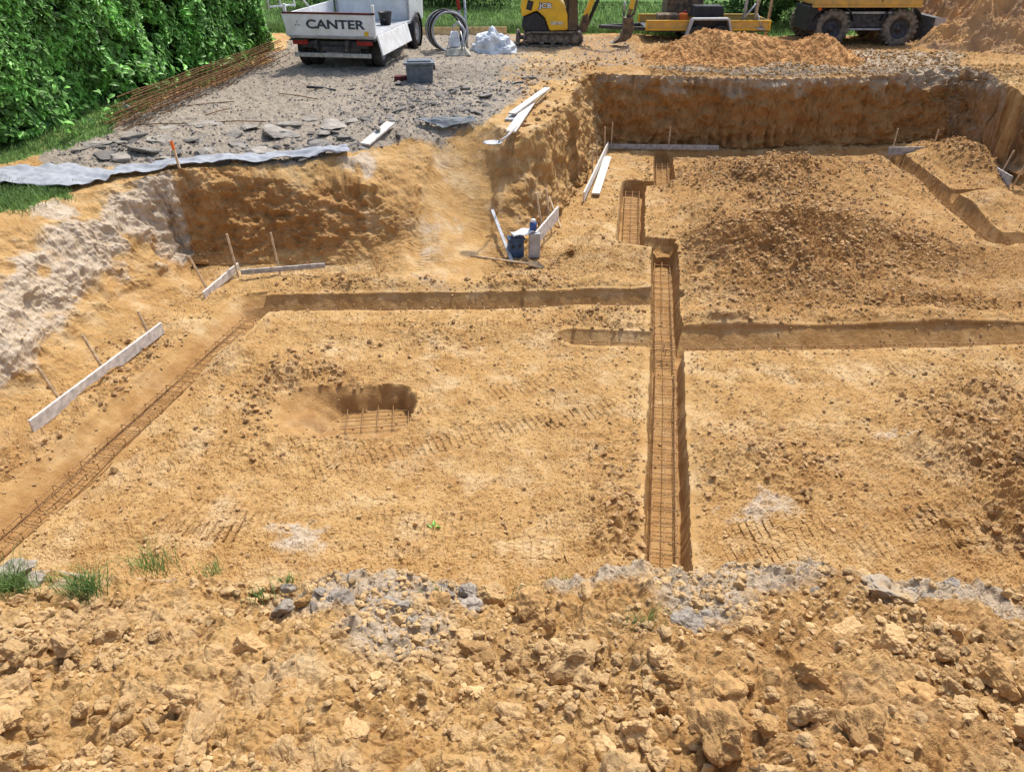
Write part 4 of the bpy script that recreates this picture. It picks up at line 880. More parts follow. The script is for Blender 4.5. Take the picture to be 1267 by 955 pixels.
# ------------------------------------------------------------------ stacked long rebar cages beside the hedge
ra = at(118, 163, 1.45); rb = at(322, 76, 1.5)
Lr, anr = place_along(ra.x, ra.y, rb.x, rb.y)
def long_cage(off, z, s0, label, tilt=0.):
    rt = empty('rebar_bundle', (ra.x - math.sin(anr) * -off + 0, ra.y + math.cos(anr) * off * 1, G(ra.x, ra.y) + z), anr, label, 'rebar cage', 'long rusty rebar cages stacked beside the hedge')
    rt.rotation_euler = (tilt, 0, anr)
    pr = MB().tube([(s0 + (Lr - .2) * k / 10, .006 * math.sin(k * 1.7), .012 * math.sin(k * 2.1)) for k in range(11)], .008, 6).build('bar', 'rust', rt)
    for i, (yy, z2) in enumerate(((-.11, 0), (.11, 0), (-.11, .12), (.11, .12), (0, .12))):
        o = pr if i == 0 else pr.copy()
        if i: C.objects.link(o); o.parent = rt
        o.location = (random.uniform(-.15, .15), yy, z2)
    c = MB().tube([(0, -.12, -.01), (0, .12, -.01), (0, .12, .13), (0, -.12, .13)], .0045, 5, closed=True).build('stirrup', 'rust', rt)
    n = 26
    for k in range(n):
        o = c if k == 0 else c.copy()
        if k: C.objects.link(o); o.parent = rt
        o.location = (s0 + .1 + (Lr - .4) * k / n, 0, 0)
for row, (z, n) in enumerate(((.03, 2), (.18, 2), (.33, 1))):
    for k in range(n): long_cage(.12 + k * .25 + row * .12, z, random.uniform(-.15, .3) + row * .3, 'long rusty rebar cage, ' + ('bottom', 'middle', 'top')[row] + ' layer of the stack, ' + ('nearest the gravel', 'next to the hedge side' if n == 2 else 'in the centre', 'closest to the hedge')[k], 0)
p = at(160, 143, 1.47); o = tag(MB().box((0, 0, 0), (.16, .008, .13)).build('paper_tag', 'paper', None), 'small white delivery tag hanging on the rebar stack', 'tag'); o.location = (p.x, p.y - .02, p.z + .13); o.rotation_euler = (.3, .5, -.2)
# iron rods lying on the gravel
for i, (a, b) in enumerate((((222, 135), (290, 128)), ((255, 145), (285, 137)), ((258, 154), (330, 153)), ((170, 157), (240, 156)), ((345, 118), (392, 125)), ((380, 110), (415, 114)))):
    A = at(*a, 1.45); B = at(*b, 1.45); lb = ['long rod lying left of the gravel below the rebar stack', 'short bent rod below the long upper rod on the gravel', 'long dark rod lying level across the gravel', 'thin rod lying at the left end of the gravel', 'thin rod lying in the middle of the gravel', 'thick dark pipe piece lying on the gravel below the truck'][i]
    A.z += .03; B.z += .03; Mi = (A + B) / 2 + Vector((0, .03, .01))
    tag(MB().tube([A, Mi, B], .009 if i < 5 else .025, 7).build('steel_rod', 'rust' if i < 5 else 'darksteel', None, smooth=True), lb, 'rod', 'rods scattered on the gravel')

# ------------------------------------------------------------------ wheels
def wheel(parent, c, r, wd, rim_r, n_lug=0, tm='tyre', rm='litgrey', name='wheel', axis='x'):
    w_ = bpy.data.objects.new(name, None); C.objects.link(w_); w_.parent = parent; w_.location = c
    rot = Matrix.Rotation(R(90), 4, 'Y') if axis == 'x' else Matrix.Rotation(R(90), 4, 'X')
    t = MB().lathe([(rim_r, -wd * .42), (rim_r + .02, -wd * .5), (r * .9, -wd * .5), (r * .98, -wd * .38), (r, -wd * .1), (r, wd * .1), (r * .98, wd * .38), (r * .9, wd * .5), (rim_r + .02, wd * .5), (rim_r, wd * .42), (rim_r, -wd * .42)], 40, rot, caps=False)
    for k in range(n_lug):
        a = 2 * math.pi * k / n_lug
        for sgn in (-1, 1):
            aa = a + (math.pi / n_lug if sgn > 0 else 0)
            m = rot @ Matrix.Rotation(aa, 4, 'Z') @ Matrix.Translation((r * .985, 0, sgn * wd * .25)) @ Matrix.Rotation(sgn * .45, 4, 'X')
            t.add([(x * .035, y * .035, z * wd * .26) for z in (-1, 1) for y in (-1, 1) for x in (-1, 1)], [(0, 2, 3, 1), (4, 5, 7, 6), (0, 1, 5, 4), (2, 6, 7, 3), (0, 4, 6, 2), (1, 3, 7, 5)], m)
    t.build('tyre', tm, w_, smooth=True)
    q = MB().lathe([(.001, -wd * .12), (rim_r * .3, -wd * .14), (rim_r * .34, -wd * .22), (rim_r * .5, -wd * .16), (rim_r * .85, -wd * .2), (rim_r, -wd * .44), (rim_r, wd * .44), (rim_r * .85, wd * .2), (rim_r * .5, wd * .16), (rim_r * .34, wd * .22), (rim_r * .3, wd * .3), (.001, wd * .3)], 32, rot)
    for k in range(8):
        a = 2 * math.pi * k / 8; q.add([(x * .012 + .0, y * .012, z * .012) for z in (-1, 1) for y in (-1, 1) for x in (-1, 1)], [(0, 2, 3, 1), (4, 5, 7, 6), (0, 1, 5, 4), (2, 6, 7, 3), (0, 4, 6, 2), (1, 3, 7, 5)], rot @ Matrix.Rotation(a, 4, 'Z') @ Matrix.Translation((rim_r * .62, 0, wd * .2)))
    q.build('rim', rm, w_, smooth=True)
    return w_

# ------------------------------------------------------------------ tipper truck
TY = 17.75; tx = PY(412, 60, TY).x
truck = empty('flatbed_truck', (tx, TY, G(tx, TY) + .0), R(-9), 'white dropside tipper truck seen from behind with its tailgate up', 'truck')
tk = truck
MB().box((0, 1.45, .66), (1.90, 2.9, .07)).build('bed', 'litgrey', tk, bevel=.01)
tg = MB().prism([(-.95, .66), (.97, .66), (.98, 1.10), (-1.06, 1.12)], -.05, -.01).build('tailgate', 'white', tk, bevel=.008)
MB().box((-.02, -.03, 1.125), (2.04, .07, .035)).build('top_rail', 'maroon', tg, bevel=.004)
MB().box((.0, -.056, .68), (1.9, .02, .03)).build('bottom_rail', 'litgrey', tg, bevel=.004)
text_part('CANTER', .235, 'textgrey', tg, (.12, -.056, .905), (R(90), 0, 0), sx=1.42, bold=.007, ext=.003)
em = MB()
for cx_, cz_, ro in ((-.72, .955, 0), (-.755, .895, 60), (-.685, .895, -60)):
    mm = Matrix.Translation((cx_, -.055, cz_)) @ Matrix.Rotation(R(ro), 4, 'Y'); em.prism([(0, .034), (.017, 0), (0, -.034), (-.017, 0)], -.002, .002, mm)
em.build('emblem', 'litgrey', tg); 
MB().box((.80, -.054, .74), (.09, .006, .09)).build('sticker', 'yellow', tg)
for sx_ in (-.98, .96): MB().box((sx_, .0, .98), (.06, .06, .62)).build('corner_post', 'white', tk, bevel=.006)
MB().box((-.97, 1.45, .90), (.035, 2.75, .42)).build('left_dropside', 'white', tk, bevel=.006)
ds = MB().box((0, 0, 0), (.035, 2.3, .40)).build('right_dropside', 'white', tk, bevel=.008); ds.location = (1.04, 1.2, .50); ds.rotation_euler = (0, R(-14), 0)
for yy in (.1, 1.2, 2.2):
    MB().box((.99, yy, .68), (.03, .1, .06)).build('hinge', 'litgrey', tk, bevel=.004)
bh = MB().box((0, 2.92, 1.30), (1.86, .04, 1.25)).build('bulkhead', 'whitecab', tk, bevel=.008)
fr = MB(); fr.box((0, 2.87, 1.18), (1.86, .03, .04)); fr.box((-.9, 2.87, 1.3), (.05, .04, 1.3)); fr.box((.9, 2.87, 1.3), (.05, .04, 1.3)); fr.box((0, 2.87, 1.94), (1.86, .04, .05)); fr.build('frame', 'litgrey', bh, bevel=.004)
rk = MB()
for z in (1.22, 1.55): rk.tube([(-1.32, -.02, z), (-.98, .55, z)], .02, 8)
for t_ in (0, .45, 1): rk.tube([(-1.32 + .34 * t_, -.02 + .57 * t_, 1.18), (-1.32 + .34 * t_, -.02 + .57 * t_, 1.6)], .02, 8)
rk.tube([(-.98, .55, 1.58), (-.97, 1.3, 1.12)], .02, 8)
rk.build('side_rack', 'whitecab', tk, smooth=True)
cab = MB().prism([(2.98, .62), (4.5, .55), (4.58, 1.15), (4.25, 2.05), (3.0, 2.08)], -.84, .84, Matrix(((0, 1, 0, 0), (1, 0, 0, 0), (0, 0, 1, 0), (0, 0, 0, 1)))).build('cab', 'whitecab', tk, bevel=.04)
MB().box((.842, 3.75, 1.6), (.01, .8, .5)).build('side_window', 'glass', cab); MB().box((0, 2.965, 1.75), (1.2, .012, .35)).build('rear_window', 'glass', cab)
MB().lathe([(.001, 0), (.05, 0), (.05, .02), (.001, .02)], 16, Matrix.Translation((.72, 2.955, 1.0)) @ Matrix.Rotation(R(90), 4, 'X')).build('fuel_cap', 'darksteel', cab)
MB().box((1.06, 4.25, 1.55), (.16, .06, .3)).build('mirror', 'black', cab, bevel=.02)
ch = MB(); ch.box((-.35, 2.1, .52), (.08, 4.4, .16)); ch.box((.35, 2.1, .52), (.08, 4.4, .16)); ch.box((0, .12, .50), (1.5, .08, .14)); ch.box((0, 1.0, .40), (1.5, .12, .12)); ch.box((.55, 2.3, .45), (.35, .7, .35)); ch.box((-.55, 2.2, .45), (.35, .9, .35)); ch.build('chassis', 'darksteel', tk, bevel=.01)
MB().box((.0, .02, .42), (.52, .03, .11)).build('plate_holder', 'darksteel', tk, bevel=.006)
MB().box((.0, -.06, .31), (1.72, .05, .09)).build('underrun_bar', 'steel', tk, bevel=.01)
for s_x in (-.35, .35): MB().box((s_x, .02, .42), (.05, .06, .22)).build('bar_bracket', 'darksteel', tk)
for s_x in (-.72, .72): MB().box((s_x, -.0, .555), (.34, .05, .10)).build('tail_light', 'red', tk, bevel=.01)
for s_x in (-.78, .78): MB().box((s_x, .42, .60), (.36, .9, .03)).build('mudguard', 'black', tk, bevel=.01)
for s_x in (-.84, -.62, .62, .84): wheel(tk, (s_x, .62, .345), .345, .2, .2)
for s_x in (-.78, .78): wheel(tk, (s_x, 3.7, .345), .345, .2, .2); MB().lathe([(.40, -.12), (.43, -.12), (.43, .12), (.40, .12)], 24, Matrix.Translation((s_x, 3.7, .36)) @ Matrix.Rotation(R(90), 4, 'Y'), caps=False).build('wheel_arch', 'black', tk, smooth=True)
# bucket in the truck bed
bk = empty('bucket', truck.matrix_basis @ Vector((.62, 1.9, .70)), 0, 'black rubber builders bucket standing on the truck bed', 'bucket')
MB().lathe([(.001, 0), (.12, 0), (.16, .26), (.17, .27), (.155, .27), (.115, .02), (.001, .02)], 24).build('body', 'black', bk, smooth=True)
MB().tube([(-.16, 0, .25), (-.12, 0, .16), (0, -.17, .12), (.12, 0, .16), (.16, 0, .25)], .006, 6).build('handle', 'steel', bk, smooth=True)

# ------------------------------------------------------------------ crate with lid
p = at(520, 101, 1.5)
cr = empty('plastic_crate', p, R(6), 'dark grey plastic crate with a closed lid standing on the gravel', 'crate')
MB().box((0, 0, .17), (.52, .38, .34), taper=1.06).build('body', 'midgrey', cr, bevel=.015)
MB().box((0, 0, .365), (.62, .46, .05)).build('lid', 'midgrey', cr, bevel=.015); MB().box((0, 0, .405), (.50, .34, .04), taper=.9).build('lid_top', 'midgrey', cr, bevel=.012)
for sx_ in (-.2, 0, .2): MB().box((sx_, -.197, .18), (.025, .02, .3)).build('rib', 'midgrey', cr, bevel=.004)
MB().box((.30, 0, .27), (.04, .16, .10)).build('handle', 'black', cr, bevel=.01)
p = at(497, 100, 1.5); o = tag(MB().box((0, 0, .05), (.28, .2, .09)).build('red_brick_pack', 'maroon', None, bevel=.01), 'small dark red board pack beside the grey crate', 'board'); o.location = p

# ------------------------------------------------------------------ hose coil, hopper, posts, bag
p = at(556, 66, 1.5)
hose = empty('hose_coil', (p.x - .05, p.y + .25, p.z), R(-8), 'upright coil of black and grey corrugated drainage pipe', 'pipe coil')
for k in range(7):
    r0 = .44 + .015 * math.sin(k * 2.1); cx_ = -.04 * k + .1; yy = k * .055 - .12; tilt = .15 * math.sin(k * 1.3)
    pts = [(cx_ + r0 * math.cos(t) * (1 + .03 * math.sin(k)), yy + tilt * .2 * math.cos(t), r0 + .02 + r0 * math.sin(t)) for t in np.linspace(0, 2 * math.pi, 49)[:-1]]
    MB().tube(pts, .024, 8, closed=True).build('loop', 'black' if k % 3 else 'litgrey', hose, smooth=True)
p = at(566, 69, 1.5)
hp = empty('mixing_hopper', p, R(5), 'cream steel hopper standing upside down on thin legs before the pipe coil', 'hopper')
MB().box((0.02, 0, .10), (.62, .45, .16), taper=.55).build('funnel', 'cream', hp, bevel=.02)
MB().box((-.05, .05, .36), (.28, .2, .34), taper=.6).build('neck', 'bag', hp, bevel=.03)
for a_ in ((-.30, -.24), (.22, -.26)): MB().tube([(a_[0], a_[1], -.02), (a_[0] * .4, a_[1] * .4, .55)], .014, 8).build('leg', 'steel', hp, smooth=True)
MB().tube([(.10, -.15, .15), (.2, -.05, .55), (.05, .1, .72), (-.1, .1, .60)], .03, 8).build('hose', 'litgrey', hp, smooth=True)
for (x0, x1, m_, lb, red) in ((575, 556, 'steel', 'leaning steel prop with a red collar rising behind the pipe coil', True), (578, 571, 'steel', 'plain grey steel prop leaning beside the red collared one', False)):
    A = at(x0, 60, 1.5); B = PY(x1, -70, A.y + .25); pr = empty('steel_prop', A, 0, lb, 'prop')
    A2 = Vector((0, 0, -.02)); B2 = B - A
    MB().tube([A2, A2.lerp(B2, .55)], .03, 10).build('outer_tube', m_, pr, smooth=True); MB().tube([A2.lerp(B2, .45), B2], .022, 10).build('inner_tube', 'litgrey', pr, smooth=True)
    if red: MB().tube([A2.lerp(B2, .38), A2.lerp(B2, .62)], .042, 10).build('collar', 'red', pr, smooth=True)
    MB().box((0, 0, .0), (.12, .12, .01)).build('foot_plate', 'steel', pr)
# crumpled bag
p = at(612, 66, 1.5)
v, f = ico(5); v = v * (.52, .30, .34)
v[:, 2] += .16 * np.exp(-((v[:, 0] + .05) / .16) ** 2) * (v[:, 2] > 0)
dsp = ridg(v[:, 0], v[:, 1], v[:, 2], 3.2, 3, 5) * .08 + fbm(v[:, 0], v[:, 1], v[:, 2], 2.5, 3, .6, 9) * .10
nn = v / np.linalg.norm(v, axis=1)[:, None]; v = v + nn * dsp[:, None]; v[:, 2] = np.maximum(v[:, 2], -.05)
o = npmesh('woven_bag', v, f, 'bag', smooth=False); o.location = p + Vector((0, .15, .04)); tag(o, 'crumpled white woven bag lying on the ground behind the gravel', 'bag')
# yellow plank along the lawn
A = at(499, 44, 1.45); B = at(627, 43, 1.45); plank((A.x, A.y, A.z + .10), (B.x, B.y, B.z + .10), .03, .21, 'long yellow plank standing on edge along the lawn', 'pine', 'edging_plank')

# ------------------------------------------------------------------ mini excavator (front to the right)
ex, ey = PY(684, 52, 22.1).x, 22.1
exc = empty('mini_excavator', (ex, ey, G(ex, ey)), R(-2), 'small yellow tracked mini excavator with its arm reaching to the right', 'excavator')
SC = 1.0
def track(parent, y):
    t = bpy.data.objects.new('track', None); C.objects.link(t); t.parent = parent; t.location = (0, y, 0)
    hw, r0 = .60, .18; pts = []
    for a in np.linspace(-90, 90, 12): pts.append((hw + r0 * math.cos(R(a)), r0 + .01 + r0 * math.sin(R(a))))
    for a in np.linspace(90, 270, 12): pts.append((-hw + r0 * math.cos(R(a)), r0 + .01 + r0 * math.sin(R(a))))
    n = len(pts); inn = [(x * .955, (z - r0 - .01) * .80 + r0 + .01) for x, z in pts]
    m = MB()
    vs = [(x, -.115, z) for x, z in pts] + [(x, .115, z) for x, z in pts] + [(x, -.115, z) for x, z in inn] + [(x, .115, z) for x, z in inn]
    fs = []
    for i in range(n):
        j = (i + 1) % n; fs += [(i, j, n + j, n + i), (2 * n + j, 2 * n + i, 3 * n + i, 3 * n + j), (i, 2 * n + i, 2 * n + j, j), (n + i, n + j, 3 * n + j, 3 * n + i)]
    m.add(vs, fs)
    per = 44; tot = 4 * hw + 2 * math.pi * r0
    for k in range(per):
        s = k / per * tot
        if s < 2 * hw: x, z, a = -hw + s, .008, 0
        elif s < 2 * hw + math.pi * r0: a = (s - 2 * hw) / r0; x, z = hw + r0 * math.sin(a), r0 + .01 - r0 * math.cos(a)
        elif s < 4 * hw + math.pi * r0: x, z, a = hw - (s - 2 * hw - math.pi * r0), 2 * r0 + .012, math.pi
        else: a = math.pi + (s - 4 * hw - math.pi * r0) / r0; x, z = -hw + r0 * math.sin(a), r0 + .01 - r0 * math.cos(a)
        m.box((x, 0, z), (.03, .235, .022), rot=(0, -a, 0))
    m.build('belt', 'mudsteel', t)
    q = MB().box((0, 0, r0 + .01), (1.05, .10, .20)); q.build('track_frame', 'mudsteel', t, bevel=.03)
    for x, rr in ((-hw, .12), (hw, .135)): MB().lathe([(.001, -.10), (.05, -.11), (rr, -.08), (rr, .08), (.05, .11), (.001, .1)], 20, Matrix.Translation((x, 0, r0 + .01)) @ Matrix.Rotation(R(90), 4, 'X')).build('sprocket' if x > 0 else 'idler', 'mudsteel', t, smooth=True)
    for x in (-.3, 0, .3): MB().lathe([(.001, -.09), (.06, -.09), (.06, .09), (.001, .09)], 16, Matrix.Translation((x, 0, .085)) @ Matrix.Rotation(R(90), 4, 'X')).build('roller', 'mudsteel', t, smooth=True)
track(exc, -.38); track(exc, .38)
MB().box((0, 0, .32), (.7, .6, .16)).build('undercarriage', 'darksteel', exc, bevel=.02); MB().lathe([(.3, .38), (.3, .46)], 24).build('slew_ring', 'darksteel', exc, smooth=True)
bl = MB().prism([(-.98, .02), (-.90, .02), (-.86, .18), (-.92, .32), (-.97, .32)], -.48, .48).build('dozer_blade', 'mudsteel', exc, bevel=.006)
MB().box((-.72, 0, .17), (.35, .3, .07)).build('blade_arm', 'mudsteel', exc, bevel=.01)
MB().box((.05, 0, .49), (1.35, .92, .07)).build('platform', 'darksteel', exc, bevel=.02)
hoodp = [(-.82, .86), (-.86, 1.12), (-.80, 1.38), (-.5, 1.44), (.02, 1.38), (.26, 1.16), (.36, .92), (.38, .56), (-.10, .54), (-.22, .84), (-.44, 1.02)]
hood = MB().prism(hoodp, -.50, .50).build('engine_cover', 'yellow', exc, bevel=.05)
MB().prism([(-.76, .53), (-.12, .53), (-.24, .83), (-.46, .99), (-.80, .85), (-.83, .66)], -.48, .48).build('counterweight', 'black', exc, bevel=.04)
MB().box((-.62, -.506, 1.14), (.15, .012, .22), rot=(0, .25, 0)).build('vent', 'black', hood, bevel=.004)
MB().box((.08, -.503, .73), (.30, .008, .07)).build('model_plate', 'cream', hood, bevel=.002)
text_part('JCB', .15, 'black', hood, (-.22, -.507, 1.13), (R(90), 0, R(0)), name='logo_outline', ext=.003, sx=1.35, bold=.016, shear=.0)
text_part('JCB', .15, 'paper', hood, (-.22, -.513, 1.13), (R(90), 0, R(0)), name='logo', ext=.003, sx=1.35, bold=.004, shear=.0)
# cab frame and seat
cf = MB()
for (x, y_) in ((.36, -.44), (.36, .44), (-.30, -.44), (-.30, .44), (.62, -.40), (.62, .40)):
    cf.tube([(x, y_, .52), (x if x < .5 else .50, y_, 2.25)], .03, 8)
cf.build('cab_frame', 'black', exc, smooth=True); MB().box((.05, 0, 2.29), (1.0, .95, .07)).build('roof', 'yellow', exc, bevel=.03)
MB().prism([(.30, .56), (.62, .56), (.62, 1.0), (.52, 1.5), (.15, 1.5), (.30, 1.1)], -.455, -.435).build('door_panel', 'glass', exc)
MB().box((.0, .1, 1.5), (.45, .45, .12)).build('seat', 'black', exc, bevel=.03)
MB().box((.48, 0, .62), (.36, .8, .12)).build('floor_box', 'black', exc, bevel=.02)
# boom
kb = MB().prism([(.62, .46), (.86, .46), (.96, .70), (.90, .92), (.78, .86), (.70, .62)], -.09, .09).build('boom_bracket', 'bucketsteel', exc, bevel=.01)
bmz = MB()
bp_ = [(.84, .84), (1.02, 1.30), (1.12, 1.75), (1.45, 2.2), (1.95, 2.35)]
for (x0, z0), (x1, z1) in zip(bp_[:-1], bp_[1:]): bmz.bar((x0, 0, z0), (x1, 0, z1), .13, .17, up=(0, 1, 0))
for x0, z0 in bp_[1:-1]: bmz.lathe([(.08, -.065), (.08, .065)], 16, Matrix.Translation((x0, 0, z0)) @ Matrix.Rotation(R(90), 4, 'X'))
bmz.build('boom', 'yellow', exc, bevel=.008)
MB().tube([(.92, -.02, .70), (1.28, -.02, 1.55)], .045, 10).build('ram', 'black', exc, smooth=True); MB().tube([(1.28, -.02, 1.55), (1.42, -.02, 2.0)], .022, 10).build('ram_rod', 'steel', exc, smooth=True)
st = MB(); st.bar((1.92, 0, 2.55), (2.12, 0, 1.55), .12, .16, up=(0, 1, 0)); st.bar((2.12, 0, 1.6), (2.02, 0, .86), .11, .12, up=(0, 1, 0)); st.build('dipper', 'yellow', exc, bevel=.01)
MB().tube([(2.2, -.02, 1.9), (2.17, -.02, 1.2)], .035, 10).build('bucket_ram', 'black', exc, smooth=True)
ln_ = MB(); ln_.bar((2.17, 0, 1.2), (2.12, 0, .78), .05, .05); ln_.bar((2.02, 0, .9), (1.95, 0, .62), .08, .09); ln_.bar((2.12, 0, .78), (1.98, 0, .6), .05, .06); ln_.build('linkage', 'bucketsteel', exc, bevel=.004)
bpf = [(1.84, .66), (2.08, .66), (2.12, .42), (2.06, .2), (1.92, .1), (1.62, .04), (1.60, .07), (1.78, .20), (1.84, .40)]
bk2 = MB().prism(bpf, -.16, .16).build('digging_bucket', 'bucketsteel', exc, bevel=.008)
tt = MB()
for k in range(4): tt.box((1.58, -.13 + k * .087, .05), (.09, .03, .02), rot=(0, .15, 0))
tt.build('teeth', 'steel', bk2)

for ch in exc.children:
    if ch.name.split('.')[0] in ('platform', 'engine_cover', 'counterweight', 'slew_ring', 'cab_frame', 'roof', 'door_panel', 'seat', 'floor_box', 'boom_bracket', 'boom', 'ram', 'ram_rod'): ch.location.z -= .16
# ------------------------------------------------------------------ trailer
trx = PY(868, 35, 23.6).x; trl = empty('plant_trailer', (trx, 23.6, G(trx, 23.6) - .03), R(0), 'twin axle plant trailer with yellow side boards behind the orange heap', 'trailer')
MB().box((0, 0, .44), (3.35, 1.5, .08)).build('deck', 'darksteel', trl, bevel=.01)
for y_ in (-.76, .76):
    q = MB(); q.box((0, y_, .56), (3.35, .03, .22)); q.build('side_board', 'oldyellow', trl, bevel=.006)
    q = MB(); q.box((0, y_ - .02, .455), (3.4, .05, .035)); q.box((0, y_ - .02, .675), (3.4, .05, .03)); q.box((-1.68, y_, .56), (.05, .06, .26)); q.box((1.68, y_, .56), (.05, .06, .26)); q.build('side_frame', 'yellow', trl, bevel=.004)
MB().box((1.68, 0, .56), (.04, 1.5, .22)).build('end_board', 'oldyellow', trl)
for y_ in (-.93, .93):
    q = MB(); pf = [(-.62, .30), (-.48, .74), (.48, .74), (.62, .30)]
    for (x0, z0), (x1, z1) in zip(pf[:-1], pf[1:]): q.bar((x0, y_, z0), (x1, y_, z1), .26, .05, up=(0, 1, 0) if 0 else (0, 0, 1))
    q.build('mudguard', 'litgrey', trl, bevel=.01)
    for x in (-.3, .3): wheel(trl, (x, y_, .30), .29, .17, .16, axis='y', rm='litgrey')
MB().box((.02, -.80, .60), (.95, .02, .26)).build('guard_panel', 'black', trl)
q = MB(); q.bar((-1.65, -.5, .44), (-2.9, 0, .44), .07, .09); q.bar((-1.65, .5, .44), (-2.9, 0, .44), .07, .09); q.build('drawbar', 'darksteel', trl, bevel=.006)
jw = MB().tube([(-2.25, -.22, .12), (-2.25, -.22, .95)], .028, 10).build('jockey_stand', 'darksteel', trl, smooth=True); MB().tube([(-2.25, -.22, .85), (-2.25, -.22, 1.1)], .03, 10).build('jockey_grip', 'litgrey', jw, smooth=True)
wheel(trl, (-2.25, -.22, .08), .10, .06, .05, axis='y', rm='red', name='jockey_wheel')
q = tag(MB().box((0, 0, .14), (.85, .5, .26), taper=.92).build('tool_chest', 'black', None, bevel=.02), 'black chest standing on the trailer bed above the wheels', 'chest'); q.location = (trx + .05, 23.4, trl.location.z + .48 + .25)
q2 = tag(MB().box((0, 0, .12), (.6, .35, .25)).build('support_crate', 'darksteel', None, bevel=.02), 'dark steel crate carrying the black chest on the trailer bed', 'crate'); q2.location = (trx + .05, 23.4, trl.location.z + .48)
can = empty('fuel_can', (trx - .62, 23.3, trl.location.z + .48), .3, 'orange plastic can standing on the trailer beside the digging bucket', 'can')
MB().box((0, 0, .17), (.26, .2, .34), taper=.85).build('body', 'orange', can, bevel=.04); MB().lathe([(.03, 0), (.035, .06)], 14, Matrix.Translation((.05, 0, .34))).build('cap', 'red', can, smooth=True)

# ------------------------------------------------------------------ wheeled excavator
wy = 23.6; wxl = PY(1028, 30, wy).x; wxr = PY(1112, 30, wy).x; wxc = (wxl + wxr) / 2; gz = G(wxc, wy); WB = (wxr - wxl)
wex = empty('wheeled_excavator', (wxc, wy + .95, gz), 0, 'big yellow wheeled excavator with dusty tyres and a blade at its right end', 'excavator')
for sx_ in (-WB / 2, WB / 2):
    for y_ in (-.92, .92): wheel(wex, (sx_, y_, .48), .47, .34, .27, n_lug=22, tm='dusttyre', rm='darksteel', axis='y')
q = MB(); q.box((0, 0, .62), (2.3, 1.1, .5)); q.box((0, -.72, .66), (1.15, .5, .36)); q.build('chassis', 'darksteel', wex, bevel=.04)
q = MB(); q.box((0, -.99, .87), (1.55, .06, .06)); q.box((0, -.99, .45), (1.15, .06, .05)); q.build('step_rail', 'litgrey', wex, bevel=.01)
for sx_ in (-WB / 2, WB / 2):
    m = MB(); n = 12; pts = [(.60 * math.cos(R(a)), .60 * math.sin(R(a)) * .92) for a in np.linspace(15, 165, n)]
    for (x0, z0), (x1, z1) in zip(pts[:-1], pts[1:]): m.bar((sx_ + x0, -.90, .52 + z0), (sx_ + x1, -.90, .52 + z1), .4, .03)
    m.build('mudguard', 'black', wex)
MB().box((0, .0, .5), (.22, 1.6, .22)).build('axle', 'darksteel', wex, bevel=.02)
MB().box((-WB / 2 - .58, -.5, .72), (.28, 1.2, .62)).build('rear_step_box', 'black', wex, bevel=.02)
MB().box((-WB / 2 - .2, -.86, 1.06), (.9, .1, .06)).build('bracket', 'black', wex)
MB().lathe([(.05, -.02), (.05, .02)], 12, Matrix.Translation((-WB / 2 - .45, -1.11, .98)) @ Matrix.Rotation(R(90), 4, 'X')).build('reflector', 'orange', wex)
bld = MB().prism([(WB / 2 + .62, .05), (WB / 2 + .95, .02), (WB / 2 + 1.08, .10), (WB / 2 + 1.0, .45), (WB / 2 + .98, .78), (WB / 2 + .80, .78)], -1.25, 1.1).build('blade', 'darksteel', wex, bevel=.01)
MB().box((WB / 2 + 1.0, -1.255, .42), (.30, .012, .70)).build('blade_edge', 'litgrey', bld)
MB().box((WB / 2 + .5, 0, .45), (.5, .5, .15)).build('blade_arm', 'darksteel', wex)
MB().lathe([(.55, .84), (.55, 1.0)], 28).build('slew_ring', 'darksteel', wex, smooth=True)
ub = MB(); ub.box((-.10, 0, 1.45), (3.0, 2.4, .8)); ub = ub.build('upper_body', 'oldyellow', wex, bevel=.06)
MB().box((.25, -1.207, 1.5), (.02, .012, .7)).build('panel_gap', 'black', ub); MB().box((-.10, -1.12, 1.045), (3.05, .14, .05)).build('skirt', 'oldyellow', ub)
cb = MB().box((-.9, -.7, 2.45), (1.3, .9, 1.3)).build('cab', 'glass', wex, bevel=.08)
MB().tube([(WB / 2 + .25, -1.0, .9), (WB / 2 + .42, -1.0, 1.5)], .03, 8).build('hand_rail', 'litgrey', wex)
# boom over the frame's top reaching left with its bucket hanging above the trailer
bq = MB(); A = (-1.2, .3, 1.7)
pl = [(-1.2, .2, 1.8), (-2.4, .2, 3.8), (-4.6, .2, 4.3), (-4.95, .2, 2.5)]
for a_, b_ in zip(pl[:-1], pl[1:]): bq.bar(a_, b_, .32, .4, up=(0, 1, 0))
bq.build('boom', 'oldyellow', wex, bevel=.02)
kx = PY(845, 10, wy + 1.1).x - wxc
bqf = [(-.50, .55), (.48, .55), (.46, .15), (.28, .02), (-.02, .04), (-.22, .0), (-.5, -.12), (-.52, .1)]
bqf = [(x * 1.05, z * 1.5 + .68) for x, z in bqf]
b3 = MB().prism(bqf, -.45, .45, Matrix.Translation((kx, .15, .0))).build('digging_bucket', 'bucketsteel', wex, bevel=.03)
MB().bar((kx, .15, 1.4), (-4.95, .2, 2.7), .3, .3, up=(0, 1, 0)).build('bucket_linkage', 'bucketsteel', wex, bevel=.02)
cbk = tag(MB().box((0, 0, .16), (.62, .5, .30)).build('mud_caked_block', 'bucketsteel', None, bevel=.05), 'grey brown caked block on the trailer bed beneath the hanging bucket', 'block'); cbk.location = (trx - 1.0, 23.5, trl.location.z + .48)

